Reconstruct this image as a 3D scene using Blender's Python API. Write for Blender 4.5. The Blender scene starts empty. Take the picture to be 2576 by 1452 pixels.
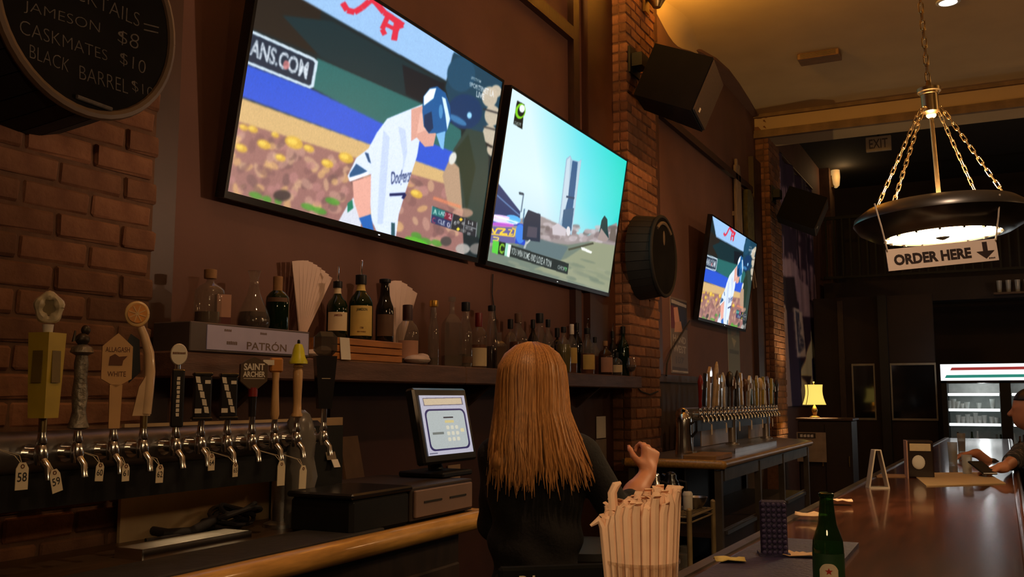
import bpy, math, random
import numpy as np
from mathutils import Vector, Matrix
random.seed(7); rng=np.random.default_rng(7)
S=bpy.context.scene
COL=S.collection
R=math.radians; PI=math.pi
# ---------------------------------------------------------------- camera
FPX=2400.0; IW,IH=2576,1452
CAMZ=1.48; PITCH=6.4659; YAW=26.7416
cd=bpy.data.cameras.new('camera'); cam=bpy.data.objects.new('camera',cd); COL.objects.link(cam)
cam.location=(0,0,CAMZ); cam.rotation_euler=(R(90+PITCH),0,R(YAW))
cd.sensor_width=36; cd.lens=36*FPX/IW; cd.clip_start=.02; cd.clip_end=100
S.camera=cam
# ---------------------------------------------------------------- world, exposure
W=bpy.data.worlds.new('world'); S.world=W; W.use_nodes=True
W.node_tree.nodes['Background'].inputs[0].default_value=(.30,.20,.12,1)
W.node_tree.nodes['Background'].inputs[1].default_value=.03
S.view_settings.view_transform='Standard'; S.view_settings.look='None'
S.view_settings.gamma=1; S.view_settings.exposure=0.0
S.view_settings.use_curve_mapping=False
PEND_E=32.0; SPOT_A=140; SPOT_B=130; UP_E=85; FILL_E=42; BOWL_E=110
def spot(name,loc,target,power,color,size=R(95),blend=.7,rad=.05,parent=None):
    l=bpy.data.lights.new(name,'SPOT'); l.energy=power; l.color=color; l.spot_size=size; l.spot_blend=blend; l.shadow_soft_size=rad
    o=bpy.data.objects.new(name,l); COL.objects.link(o)
    o.location=loc; d=Vector(target)-Vector(loc); o.rotation_euler=d.to_track_quat('-Z','Y').to_euler()
    if parent: o.parent=parent; o.matrix_parent_inverse=Matrix.Translation(-Vector(parent.location))
    return o
def point(name,loc,power,color,rad=.05,parent=None):
    l=bpy.data.lights.new(name,'POINT'); l.energy=power; l.color=color; l.shadow_soft_size=rad
    o=bpy.data.objects.new(name,l); COL.objects.link(o); o.location=loc
    if parent: o.parent=parent
    return o
# ---------------------------------------------------------------- pixel -> place helpers (each with its own real distance)
_th,_ps=R(PITCH),R(YAW)
cF=np.array([-math.sin(_ps)*math.cos(_th),math.cos(_ps)*math.cos(_th),math.sin(_th)])
cR=np.array([math.cos(_ps),math.sin(_ps),0.]); cU=np.cross(cR,cF); cC=np.array([0,0,CAMZ])
def ray(x,y): return cF+cR*(x-1288)/FPX-cU*(y-726)/FPX
def atx(x,y,X): d=ray(x,y); return cC+d*(X/d[0])
def aty(x,y,Y): d=ray(x,y); return cC+d*(Y/d[1])
def atz(x,y,Z): d=ray(x,y); return cC+d*((Z-CAMZ)/d[2])
def atd(x,y,D): return cC+ray(x,y)*D
def depth(p): return float((np.array(p)-cC)@cF)
def mpp(p): return depth(p)/FPX          # metres per pixel there
# ---------------------------------------------------------------- materials
MATS={}
def srgb(c):
    c=np.array(c,float)/255.; return tuple(np.where(c<=.04045,c/12.92,((c+.055)/1.055)**2.4))
def mat(name,col,rough=.6,metal=0.,var=.15,scale=12.,bump=0.,bscale=40.,emit=None,estr=0.,coat=0.,rand=0.,spec=.5,stretch=None,col2=None,alpha=1.,trans=0.):
    if name in MATS: return MATS[name]
    m=bpy.data.materials.new(name); m.use_nodes=True; nt=m.node_tree; N=nt.nodes; L=nt.links
    b=N['Principled BSDF']; col=tuple(col)[:3]
    b.inputs['Roughness'].default_value=rough; b.inputs['Metallic'].default_value=metal
    b.inputs['Specular IOR Level'].default_value=spec
    if coat: b.inputs['Coat Weight'].default_value=coat; b.inputs['Coat Roughness'].default_value=.08
    if alpha<1: b.inputs['Alpha'].default_value=alpha
    if trans: b.inputs['Transmission Weight'].default_value=trans
    tc=N.new('ShaderNodeTexCoord'); vec=tc.outputs['Object']
    if stretch:
        mp=N.new('ShaderNodeMapping'); mp.inputs['Scale'].default_value=stretch; L.new(vec,mp.inputs[0]); vec=mp.outputs[0]
    nz=N.new('ShaderNodeTexNoise'); nz.inputs['Scale'].default_value=scale; nz.inputs['Detail'].default_value=5; L.new(vec,nz.inputs['Vector'])
    cr=N.new('ShaderNodeValToRGB'); L.new(nz.outputs[0],cr.inputs[0])
    c2=col2 if col2 is not None else tuple(min(1,c*(1+var)) for c in col)
    c1=tuple(c*(1-var) for c in col) if col2 is None else col
    cr.color_ramp.elements[0].position=.3; cr.color_ramp.elements[1].position=.7
    cr.color_ramp.elements[0].color=(*c1,1); cr.color_ramp.elements[1].color=(*c2,1)
    out=cr.outputs[0]
    if rand:
        oi=N.new('ShaderNodeObjectInfo'); hs=N.new('ShaderNodeHueSaturation')
        mr=N.new('ShaderNodeMapRange'); mr.inputs['To Min'].default_value=1-rand; mr.inputs['To Max'].default_value=1+rand
        L.new(oi.outputs['Random'],mr.inputs[0]); L.new(mr.outputs[0],hs.inputs['Value']); L.new(out,hs.inputs['Color']); out=hs.outputs[0]
    L.new(out,b.inputs['Base Color'])
    if bump:
        n2=N.new('ShaderNodeTexNoise'); n2.inputs['Scale'].default_value=bscale; n2.inputs['Detail'].default_value=6; L.new(vec,n2.inputs['Vector'])
        bp=N.new('ShaderNodeBump'); bp.inputs['Strength'].default_value=bump; bp.inputs['Distance'].default_value=.01
        L.new(n2.outputs[0],bp.inputs['Height']); L.new(bp.outputs[0],b.inputs['Normal'])
    if emit is not None:
        b.inputs['Emission Color'].default_value=(*emit,1); b.inputs['Emission Strength'].default_value=estr
    MATS[name]=m; return m
def glassmat(name,tint,dens=.85,rough=.04,haze=0.0):
    """thin tinted glass: mostly see-through, with a fresnel reflection"""
    if name in MATS: return MATS[name]
    m=bpy.data.materials.new(name); m.use_nodes=True; nt=m.node_tree; N=nt.nodes; L=nt.links
    for n in list(N): N.remove(n)
    o=N.new('ShaderNodeOutputMaterial'); tr=N.new('ShaderNodeBsdfTransparent'); gl=N.new('ShaderNodeBsdfGlossy')
    tc=N.new('ShaderNodeTexCoord'); nz=N.new('ShaderNodeTexNoise'); nz.inputs['Scale'].default_value=9; L.new(tc.outputs['Object'],nz.inputs['Vector'])
    cr=N.new('ShaderNodeValToRGB'); L.new(nz.outputs[0],cr.inputs[0])
    cr.color_ramp.elements[0].color=(*[t*.92 for t in tint],1); cr.color_ramp.elements[1].color=(*tint,1)
    L.new(cr.outputs[0],tr.inputs[0])
    gl.inputs['Roughness'].default_value=rough; gl.inputs[0].default_value=(1,1,1,1)
    fr=N.new('ShaderNodeFresnel'); ge=N.new('ShaderNodeNewGeometry'); mr=N.new('ShaderNodeMapRange'); mr.inputs['To Min'].default_value=1.5; mr.inputs['To Max'].default_value=1/1.5; L.new(ge.outputs['Backfacing'],mr.inputs[0]); L.new(mr.outputs[0],fr.inputs[0])
    mx=N.new('ShaderNodeMixShader'); L.new(fr.outputs[0],mx.inputs[0]); L.new(tr.outputs[0],mx.inputs[1]); L.new(gl.outputs[0],mx.inputs[2])
    last=mx.outputs[0]
    if haze:
        df=N.new('ShaderNodeBsdfDiffuse'); df.inputs[0].default_value=(*[min(1,t*1.0) for t in tint],1)
        m2=N.new('ShaderNodeMixShader'); m2.inputs[0].default_value=haze; L.new(last,m2.inputs[1]); L.new(df.outputs[0],m2.inputs[2]); last=m2.outputs[0]
    L.new(last,o.inputs[0]); MATS[name]=m; return m
def emitmat(name,col,strength):
    if name in MATS: return MATS[name]
    m=mat(name,tuple(c*.6 for c in col),rough=.5,emit=col,estr=strength); return m
def attrmat(name,strength=1.,rough=.30,emis=True,fabric=False):
    m=bpy.data.materials.new(name); m.use_nodes=True; nt=m.node_tree; N=nt.nodes; L=nt.links; b=N['Principled BSDF']
    a=N.new('ShaderNodeAttribute'); a.attribute_name='print_color'
    b.inputs['Roughness'].default_value=rough
    if emis:
        b.inputs['Base Color'].default_value=(.012,.012,.014,1)
        L.new(a.outputs['Color'],b.inputs['Emission Color']); b.inputs['Emission Strength'].default_value=strength
    else: L.new(a.outputs['Color'],b.inputs['Base Color'])
    MATS[name]=m; return m
# ---------------------------------------------------------------- mesh builder
def rotm(rx=0,ry=0,rz=0): return np.array(Matrix.Rotation(rz,3,'Z')@Matrix.Rotation(ry,3,'Y')@Matrix.Rotation(rx,3,'X'))
class MB:
    def __init__(s): s.v=[]; s.f=[]; s.n=0
    def add(s,v,f,M=None,T=None):
        v=np.asarray(v,float)
        if M is not None: v=v@np.asarray(M).T
        if T is not None: v=v+np.asarray(T,float)
        s.v.append(v); s.f.extend([tuple(i+s.n for i in q) for q in f]); s.n+=len(v); return s
    def box(s,c,d,M=None,ch=0.):
        """box centred at c with full sizes d, optional chamfer"""
        x,y,z=[q/2 for q in d]
        if ch<=0:
            v=[(-x,-y,-z),(x,-y,-z),(x,y,-z),(-x,y,-z),(-x,-y,z),(x,-y,z),(x,y,z),(-x,y,z)]
            f=[(0,3,2,1),(4,5,6,7),(0,1,5,4),(1,2,6,5),(2,3,7,6),(3,0,4,7)]
        else:
            a=min(ch,x*.9,y*.9,z*.9); v=[]; I={}
            for sx in (-1,1):
                for sy in (-1,1):
                    for sz in (-1,1):
                        for k in range(3):
                            p=[sx*(x-a),sy*(y-a),sz*(z-a)]; p[k]=(sx,sy,sz)[k]*(x,y,z)[k]; I[sx,sy,sz,k]=len(v); v.append(tuple(p))
            f=[]; Q=(-1,1)
            for k in range(3):
                u,w=(k+1)%3,(k+2)%3
                def key(sk,su,sw,kk):
                    t=[0,0,0]; t[k]=sk; t[u]=su; t[w]=sw; return I[(*t,kk)]
                for sk in Q: f.append((key(sk,-1,-1,k),key(sk,1,-1,k),key(sk,1,1,k),key(sk,-1,1,k)))
                for su in Q:
                    for sw in Q: f.append((key(-1,su,sw,u),key(1,su,sw,u),key(1,su,sw,w),key(-1,su,sw,w)))
            for sx in Q:
                for sy in Q:
                    for sz in Q: f.append(tuple(I[sx,sy,sz,k] for k in range(3)))
            vv=np.array(v); g=[]
            for q in f:
                nn=np.cross(vv[q[1]]-vv[q[0]],vv[q[2]]-vv[q[0]]); g.append(q if nn@vv[list(q)].mean(0)>0 else q[::-1])
            f=g
        return s.add(v,f,M,c)
    def lathe(s,prof,n=20,c=(0,0,0),M=None,a0=0.,a1=2*PI,caps=True):
        full=abs(a1-a0-2*PI)<1e-6; k=n if full else n+1
        v=[];f=[]
        for r,z in prof:
            for i in range(k):
                t=a0+(a1-a0)*i/n; v.append((r*math.cos(t),r*math.sin(t),z))
        for j in range(len(prof)-1):
            for i in range(n):
                i2=(i+1)%k; f.append((j*k+i,j*k+i2,(j+1)*k+i2,(j+1)*k+i))
        if full and caps:
            if prof[0][0]>1e-6: f.append(tuple(range(k-1,-1,-1)))
            if prof[-1][0]>1e-6: f.append(tuple((len(prof)-1)*k+i for i in range(k)))
        return s.add(v,f,M,c)
    def cyl(s,a,b,r,r2=None,n=12):
        a=np.array(a,float); b=np.array(b,float); d=b-a; L=np.linalg.norm(d); q=Vector(d).to_track_quat('Z','Y').to_matrix()
        return s.lathe([(r,0),(r if r2 is None else r2,L)],n,a,np.array(q))
    def tube(s,pts,r,n=8,caps=True):
        P=np.array(pts,float); k=len(P); rr=r if hasattr(r,'__len__') else [r]*k; v=[];f=[]
        up=np.array([0,0,1.]); prev=None
        for i in range(k):
            t=P[min(i+1,k-1)]-P[max(i-1,0)]; t=t/(np.linalg.norm(t)+1e-9)
            if prev is None:
                a=np.cross(t,up if abs(t[2])<.9 else np.array([1.,0,0])); 
            else: a=prev-t*(prev@t)
            a=a/(np.linalg.norm(a)+1e-9); prev=a; b=np.cross(t,a)
            for j in range(n):
                w=2*PI*j/n; v.append(P[i]+rr[i]*(a*math.cos(w)+b*math.sin(w)))
        for i in range(k-1):
            for j in range(n): j2=(j+1)%n; f.append((i*n+j,i*n+j2,(i+1)*n+j2,(i+1)*n+j))
        if caps: f.append(tuple(range(n-1,-1,-1))); f.append(tuple((k-1)*n+j for j in range(n)))
        return s.add(v,f)
    def sphere(s,c,r,nu=14,nv=9,M=None):
        r=r if hasattr(r,'__len__') else (r,r,r); v=[(0,0,-r[2])];f=[]
        for j in range(1,nv):
            p=-PI/2+PI*j/nv
            for i in range(nu): t=2*PI*i/nu; v.append((r[0]*math.cos(p)*math.cos(t),r[1]*math.cos(p)*math.sin(t),r[2]*math.sin(p)))
        v.append((0,0,r[2])); top=len(v)-1
        for i in range(nu):
            f.append((0,1+(i+1)%nu,1+i)); f.append((top,1+(nv-2)*nu+i,1+(nv-2)*nu+(i+1)%nu))
        for j in range(nv-2):
            for i in range(nu): a=1+j*nu+i; b=1+j*nu+(i+1)%nu; f.append((a,b,b+nu,a+nu))
        return s.add(v,f,M,c)
    def prism(s,poly,y0,y1,M=None,T=None):
        """polygon in local x,z pushed from y0 (front) to y1"""
        k=len(poly); v=[(x,y0,z) for x,z in poly]+[(x,y1,z) for x,z in poly]
        ar=sum(poly[i][0]*poly[(i+1)%k][1]-poly[(i+1)%k][0]*poly[i][1] for i in range(k))
        f=[tuple(range(k)),tuple(range(2*k-1,k-1,-1))]+[(i,k+i,k+(i+1)%k,(i+1)%k) for i in range(k)]
        if ar<0: f=[tuple(reversed(q)) for q in f]
        return s.add(v,f,M,T)
    def slab(s,poly,z0,z1,M=None,T=None):
        k=len(poly); v=[(x,y,z0) for x,y in poly]+[(x,y,z1) for x,y in poly]
        ar=sum(poly[i][0]*poly[(i+1)%k][1]-poly[(i+1)%k][0]*poly[i][1] for i in range(k))
        f=[tuple(range(k-1,-1,-1)),tuple(range(k,2*k))]+[(i,(i+1)%k,k+(i+1)%k,k+i) for i in range(k)]
        if ar<0: f=[tuple(reversed(q)) for q in f]
        return s.add(v,f,M,T)
    def mesh(s,name,m,smooth=False):
        me=bpy.data.meshes.new(name); V=np.concatenate(s.v) if s.v else np.zeros((0,3))
        me.from_pydata(V.tolist(),[],s.f); me.update()
        if m: me.materials.append(m)
        if smooth:
            me.polygons.foreach_set('use_smooth',[True]*len(me.polygons))
            try: me.set_sharp_from_angle(angle=R(42))
            except Exception: pass
        return me
    def build(s,name,m,parent=None,smooth=False,loc=None):
        o=bpy.data.objects.new(name,s.mesh(name,m,smooth)); COL.objects.link(o)
        if parent: o.parent=parent
        if loc is not None: o.location=loc
        return o
def tag(o,label,cat=None,group=None,kind=None):
    o['label']=label
    if cat: o['category']=cat
    if group: o['group']=group
    if kind: o['kind']=kind
    return o
def thing(name,label,cat,loc=(0,0,0),rz=0.,group=None,rot=None,kind=None):
    o=bpy.data.objects.new(name,None); COL.objects.link(o); o.location=loc
    o.rotation_euler=rot if rot else (0,0,rz); o.empty_display_size=.05
    return tag(o,label,cat,group,kind)
def struct(o,label=None):
    o['kind']='structure'
    if label: o['label']=label
    return o
WALL=R(90)      # local -y faces the room (+X), local x runs along the wall
# ---------------------------------------------------------------- lettering
def text_tris(s,size=1.,bold=0.,shear=0.,space=1.):
    c=bpy.data.curves.new('t','FONT'); c.body=s; c.size=size; c.resolution_u=3; c.offset=bold*size; c.shear=shear; c.space_character=space; c.fill_mode='FRONT'
    o=bpy.data.objects.new('t',c); me=bpy.data.meshes.new_from_object(o)
    v=np.array([p.co[:2] for p in me.vertices]) if len(me.vertices) else np.zeros((0,2)); me.calc_loop_triangles()
    f=[tuple(t.vertices) for t in me.loop_triangles]
    bpy.data.objects.remove(o); bpy.data.curves.remove(c); bpy.data.meshes.remove(me)
    return v,f
def fit_text(s,w,h,bold=.01,shear=0.,space=1.):
    """triangles scaled to fill a w x h box centred at 0"""
    v,f=text_tris(s,1.,bold,shear,space)
    lo,hi=v.min(0),v.max(0); v=(v-(lo+hi)/2)/(hi-lo+1e-9)
    return v*np.array([w,h]),f
def lettering(parent,s,w,h,m,c=(0,0,0),M=None,bold=.012,name='lettering',shear=0.,space=1.,ang=0.):
    """flat printed letters in the local x,z plane, facing -y"""
    v,f=fit_text(s,w,h,bold,shear,space)
    if ang: v=v@np.array([[math.cos(ang),math.sin(ang)],[-math.sin(ang),math.cos(ang)]])
    b=MB(); b.add(np.c_[v[:,0],np.zeros(len(v)),v[:,1]],f,M,c)
    return b.build(name,m,parent)
def marks(parent,w,h,m,c=(0,0,0),M=None,n=7,name='small_print'):
    """row of tiny print too small to read"""
    b=MB(); r=np.random.default_rng(n)
    for i in range(n):
        x=(-.5+(i+.5)/n)*w; b.add([(x-w/n*.38,0,-h/2),(x+w/n*.38,0,-h/2),(x+w/n*.38,0,h/2*r.uniform(.6,1)),(x-w/n*.38,0,h/2*r.uniform(.6,1))],[(0,1,2,3)],M,c)
    return b.build(name,m,parent)
# ---------------------------------------------------------------- picture painter (screens, print)
class Pic:
    def __init__(s,w,h,bg,H=None):
        s.w,s.h=w,h; s.im=np.zeros((h,w,3)); s.im[:]=np.array(bg)/255.; s.H=H
        s.X,s.Y=np.meshgrid((np.arange(w)+.5)/w,(np.arange(h)+.5)/h)
    def uv(s,pts):
        p=np.array(pts,float)
        if s.H is None: return p
        q=np.c_[p,np.ones(len(p))]@s.H.T; return q[:,:2]/q[:,2:]
    def mask(s,pts,raw=False):
        p=np.array(pts,float) if raw else s.uv(pts); m=np.zeros((s.h,s.w))
        x0=max(0,int(p[:,0].min()*s.w)-1); x1=min(s.w,int(p[:,0].max()*s.w)+2); y0=max(0,int(p[:,1].min()*s.h)-1); y1=min(s.h,int(p[:,1].max()*s.h)+2)
        if x1<=x0 or y1<=y0: return m
        acc=np.zeros((y1-y0,x1-x0))
        for ox,oy in ((-.25,-.25),(.25,-.25),(-.25,.25),(.25,.25)):
            X=s.X[y0:y1,x0:x1]+ox/s.w; Y=s.Y[y0:y1,x0:x1]+oy/s.h; ins=np.zeros(X.shape,bool); n=len(p)
            for i in range(n):
                ax,ay=p[i]; bx,by=p[(i+1)%n]
                if ay==by: continue
                c=((ay>Y)!=(by>Y))&(X<(bx-ax)*(Y-ay)/(by-ay)+ax); ins^=c
            acc+=ins
        m[y0:y1,x0:x1]=acc/4; return m
    def poly(s,pts,col,a=1.,raw=False):
        m=(s.mask(pts,raw)*a)[...,None]; s.im=s.im*(1-m)+np.array(col)/255.*m; return s
    def ell(s,c,rx,ry,col,a=1.,rot=0.,n=28):
        t=np.linspace(0,2*PI,n,endpoint=False); x=rx*np.cos(t); y=ry*np.sin(t)
        return s.poly(np.c_[c[0]+x*math.cos(rot)-y*math.sin(rot),c[1]+x*math.sin(rot)+y*math.cos(rot)],col,a)
    def line(s,pts,w,col,a=1.):
        p=np.array(pts,float)
        for i in range(len(p)-1):
            d=p[i+1]-p[i]; n=np.array([-d[1],d[0]])/(np.linalg.norm(d)+1e-9)*w/2
            s.poly([p[i]+n,p[i+1]+n,p[i+1]-n,p[i]-n],col,a)
        return s
    def text(s,t,quad,col,bold=.02,a=1.,shear=0.,space=1.):
        """fit text in a quad given TL,TR,BR,BL"""
        v,f=fit_text(t,1,1,bold,shear,space); q=np.array(quad,float)
        u=v[:,0]+.5; w=.5-v[:,1]
        P=(q[0]*((1-u)*(1-w))[:,None]+q[1]*(u*(1-w))[:,None]+q[2]*(u*w)[:,None]+q[3]*((1-u)*w)[:,None])
        M=np.zeros((s.h,s.w))
        for tri in f: M=np.maximum(M,s.mask(P[list(tri)]))
        M=(M*a)[...,None]; s.im=s.im*(1-M)+np.array(col)/255.*M; return s
    def noise(s,amt,seed=1,blur=1):
        r=np.random.default_rng(seed); n=r.normal(0,amt,(s.h,s.w,1))
        for _ in range(blur): n=(n+np.roll(n,1,0)+np.roll(n,1,1)+np.roll(n,-1,0))/3
        s.im=np.clip(s.im*(1+n),0,1); return s
    def blur(s,k=1):
        for _ in range(k):
            p=np.pad(s.im,((1,1),(1,1),(0,0)),'edge'); s.im=(p[1:-1,1:-1]*4+p[:-2,1:-1]*2+p[2:,1:-1]*2+p[1:-1,:-2]*2+p[1:-1,2:]*2)/12
        return s
    def gain(s,k): s.im=np.clip(s.im*k,0,1); return s
    def lin(s): c=np.clip(s.im,0,1); return np.where(c<=.04045,c/12.92,((c+.055)/1.055)**2.4)
def homog(src):
    """homography taking 4 source points (TL,TR,BR,BL) to the unit square"""
    dst=[(0,0),(1,0),(1,1),(0,1)]; A=[];b=[]
    for (x,y),(u,v) in zip(src,dst):
        A.append([x,y,1,0,0,0,-u*x,-u*y]); b.append(u); A.append([0,0,0,x,y,1,-v*x,-v*y]); b.append(v)
    h=np.linalg.solve(np.array(A,float),np.array(b,float)); return np.append(h,1).reshape(3,3)
def pic_panel(name,pic,w,h,m,parent,c=(0,0,0),wave=None,thick=0.):
    """flat printed or lit panel in local x,z facing -y; colours from the painted picture"""
    W_,H_=pic.w,pic.h; x=np.linspace(-w/2,w/2,W_); z=np.linspace(h/2,-h/2,H_); X,Z=np.meshgrid(x,z); Y=np.zeros_like(X)
    if wave is not None: Y=wave(X,Z)
    V=np.c_[X.ravel(),Y.ravel(),Z.ravel()]+np.array(c)
    i=np.arange(W_*H_).reshape(H_,W_); F=np.stack([i[1:,:-1],i[1:,1:],i[:-1,1:],i[:-1,:-1]],-1).reshape(-1,4)
    me=bpy.data.meshes.new(name); me.vertices.add(len(V)); me.vertices.foreach_set('co',V.ravel())
    me.loops.add(F.size); me.loops.foreach_set('vertex_index',F.ravel().astype(np.int32)); me.polygons.add(len(F)); me.polygons.foreach_set('loop_start',(np.arange(len(F))*4).astype(np.int32)); me.update(calc_edges=True); me.validate()
    a=me.color_attributes.new('print_color','FLOAT_COLOR','POINT'); L=pic.lin().reshape(-1,3); a.data.foreach_set('color',np.c_[L,np.ones(len(L))].ravel().astype(np.float32))
    me.materials.append(m); me.polygons.foreach_set('use_smooth',[True]*len(me.polygons))
    o=bpy.data.objects.new(name,me); COL.objects.link(o); o.parent=parent
    if wave is not None and thick:
        so=o.modifiers.new('thickness','SOLIDIFY'); so.thickness=thick; so.offset=-1
    return o
# ---------------------------------------------------------------- smooth bodies (distance field -> one continuous mesh)
class Field:
    def __init__(s,lo,hi,h):
        s.h=h; s.lo=np.array(lo,float); n=np.ceil((np.array(hi)-s.lo)/h).astype(int)+1; s.n=n; s.V=np.full(n,1.0)
        s.ax=[s.lo[i]+np.arange(n[i])*h for i in range(3)]
    def blk(s,lo,hi):
        a=np.maximum(0,((lo-s.lo)/s.h).astype(int)-1); b=np.minimum(s.n,((hi-s.lo)/s.h).astype(int)+2)
        sl=tuple(slice(a[i],max(a[i]+1,b[i])) for i in range(3))
        G=np.stack(np.meshgrid(*[s.ax[i][sl[i]] for i in range(3)],indexing='ij'),-1); return sl,G
    def mix(s,sl,d,k):
        v=s.V[sl]
        if k<=0: s.V[sl]=np.minimum(v,d)
        else:
            h=np.maximum(k-np.abs(v-d),0)/k; s.V[sl]=np.minimum(v,d)-h*h*k*.25
    def cone(s,a,b,ra,rb,k=.02,flat=None):
        a=np.array(a,float); b=np.array(b,float); m=max(ra,rb)+.05+k
        sl,G=s.blk(np.minimum(a,b)-m,np.maximum(a,b)+m); d=b-a; L=d@d+1e-12
        t=np.clip((G-a)@d/L,0,1); q=G-a-t[...,None]*d
        if flat is not None: q=q/np.array(flat)
        s.mix(sl,np.linalg.norm(q,axis=-1)-(ra+(rb-ra)*t),k); return s
    def chain(s,pts,rs,k=.02,flat=None):
        for i in range(len(pts)-1): s.cone(pts[i],pts[i+1],rs[i],rs[i+1],k,flat)
        return s
    def ell(s,c,r,k=.02,M=None):
        c=np.array(c,float); r=np.array(r,float); m=r.max()+.05+k; sl,G=s.blk(c-m,c+m); q=G-c
        if M is not None: q=q@np.asarray(M)
        k0=np.linalg.norm(q/r,axis=-1); k1=np.linalg.norm(q/(r*r),axis=-1)+1e-9
        s.mix(sl,k0*(k0-1)/k1,k); return s
    def cut(s,fn):
        """remove where fn(x,y,z)>0 (distance-like)"""
        G=np.meshgrid(*s.ax,indexing='ij'); s.V=np.maximum(s.V,fn(*G)); return s
    def disp(s,fn):
        G=np.meshgrid(*s.ax,indexing='ij'); s.V=s.V+fn(*G); return s
    def mesh(s):
        V=s.V; n=V.shape; C=np.zeros(tuple(i-1 for i in n)+(3,)); cnt=np.zeros(tuple(i-1 for i in n))
        corner=[(i,j,k) for i in (0,1) for j in (0,1) for k in (0,1)]
        g=lambda o:V[o[0]:n[0]-1+o[0],o[1]:n[1]-1+o[1],o[2]:n[2]-1+o[2]]
        for a in corner:
            for ax in range(3):
                if a[ax]: continue
                b=list(a); b[ax]=1; va,vb=g(a),g(b); cr=(va<0)!=(vb<0); den=np.where(cr,va-vb,1); t=np.where(cr,va/den,0)
                p=np.zeros(va.shape+(3,)); 
                for q in range(3): p[...,q]=a[q]
                p[...,ax]=t; C+=p*cr[...,None]; cnt+=cr
        act=cnt>0; idx=np.full(act.shape,-1); idx[act]=np.arange(act.sum())
        ijk=np.argwhere(act); P=(ijk+C[act]/cnt[act][:,None])*s.h+s.lo; F=[]
        for ax in range(3):
            u,v=[(1,2),(2,0),(0,1)][ax]; sl0=[slice(None)]*3; sl1=[slice(None)]*3; sl0[ax]=slice(0,-1); sl1[ax]=slice(1,None)
            A,B=V[tuple(sl0)]<0,V[tuple(sl1)]<0; e=np.argwhere(A!=B); flip=A[tuple(e.T)]
            ok=(e[:,u]>0)&(e[:,v]>0)&(e[:,u]<n[u]-1)&(e[:,v]<n[v]-1); e=e[ok]; flip=flip[ok]
            du=np.zeros(3,int); du[u]=1; dv=np.zeros(3,int); dv[v]=1
            q=np.stack([idx[tuple((e-du-dv).T)],idx[tuple((e-dv).T)],idx[tuple(e.T)],idx[tuple((e-du).T)]],-1)
            q[~flip]=q[~flip][:,::-1]; F.append(q)
        F=np.concatenate(F); F=F[(F>=0).all(1)]; return P,F
    def build(s,name,m,parent=None,smooth_it=2):
        P,F=s.mesh(); me=bpy.data.meshes.new(name); me.from_pydata(P.tolist(),[],F.tolist()); me.update(); me.materials.append(m)
        me.polygons.foreach_set('use_smooth',[True]*len(me.polygons)); o=bpy.data.objects.new(name,me); COL.objects.link(o); o.parent=parent
        if smooth_it:
            sm=o.modifiers.new('smooth','SMOOTH'); sm.factor=.5; sm.iterations=smooth_it
        return o
# ---------------------------------------------------------------- palette
wood_dark=mat('dark stained wood',(.055,.026,.016),.45,var=.35,scale=6,stretch=(1,8,8),bump=.15)
black_pl=mat('black plastic',(.007,.007,.0075),.5,var=.2,spec=.3)
black_gl=mat('gloss black plastic',(.010,.010,.011),.22,var=.2)
rubber=mat('black rubber',(.018,.016,.018),.75,var=.3,bump=.2)
chrome=mat('chrome',(.72,.70,.68),.18,1.,var=.06)
steel=mat('brushed steel',(.50,.48,.46),.34,1.,var=.12,stretch=(1,20,20))
brass=mat('aged brass',(.42,.30,.13),.33,1.,var=.25)
bronze=mat('dark bronze metal',(.06,.055,.05),.3,.75,var=.3,scale=5)
white_pl=mat('off white plastic',(.62,.58,.52),.5,var=.06)
paper=mat('white paper',(.70,.66,.60),.8,var=.05)
ink=mat('black ink',(.012,.012,.012),.7)
cream_ink=mat('cream print',(.62,.52,.36),.6)
# ================================================================ STRUCTURE
WX=-2.47; PX=-2.31; CZ=4.9; YB=18.2; YN=-3.0; XR=4.6
m_wall=mat('brown wall paint',srgb((100,66,54)),.75,var=.12,scale=3,bump=.1,bscale=60)
m_wain=mat('dark wainscot paint',srgb((58,40,34)),.6,var=.2,scale=4)
m_ceil=mat('cream ceiling plaster',srgb((190,160,118)),.85,var=.06,scale=2,bump=.06,bscale=30)
m_ceild=mat('dark painted ceiling',(.02,.016,.013),.9)
m_floor=mat('dark floor tile',(.022,.017,.014),.55,var=.3)
m_back=mat('dark brown back wall',srgb((46,32,25)),.75,var=.25,scale=2)
m_trim=mat('dark walnut trim',srgb((54,30,20)),.5,var=.3,scale=8,stretch=(6,6,1),bump=.1)
m_mortar=mat('grey brown mortar',srgb((102,72,52)),.9,var=.2,scale=30,bump=.3)
m_brick=mat('weathered brown brick',srgb((106,66,44)),.85,var=.3,scale=14,bump=.5,bscale=45,rand=.38,col2=srgb((134,92,64)))
def sbox(name,lo,hi,m,label=None,ch=0.):
    lo,hi=np.array(lo,float),np.array(hi,float); b=MB(); b.box((0,0,0),hi-lo,ch=ch); o=b.build(name,m,loc=(lo+hi)/2); return struct(o,label)
sbox('floor',(WX-.2,YN,-.1),(XR,YB,0),m_floor,'dark tiled floor of the bar room')
sbox('wall_left',(WX-.2,YN,0),(WX,YB,5.4),m_wall,'brown painted wall behind the back bar')
sbox('wall_right',(XR,YN,0),(XR+.2,YB,5.4),m_back,'brown wall on the seating side')
sbox('wall_near',(WX-.2,YN-.2,0),(XR+.2,YN,5.4),m_back,'brown wall behind the seats')
sbox('wall_far',(WX-.2,YB,0),(XR+.2,YB+.2,5.4),m_back,'dark brown wall at the far end')
sbox('ceiling',(WX-.2,YN,CZ),(XR,11.5,CZ+.12),m_ceil,'cream plaster ceiling above the bar')
sbox('ceiling_far',(WX-.2,11.5,5.3),(XR,YB,5.4),m_ceild,'black painted ceiling of the back area')
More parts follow.
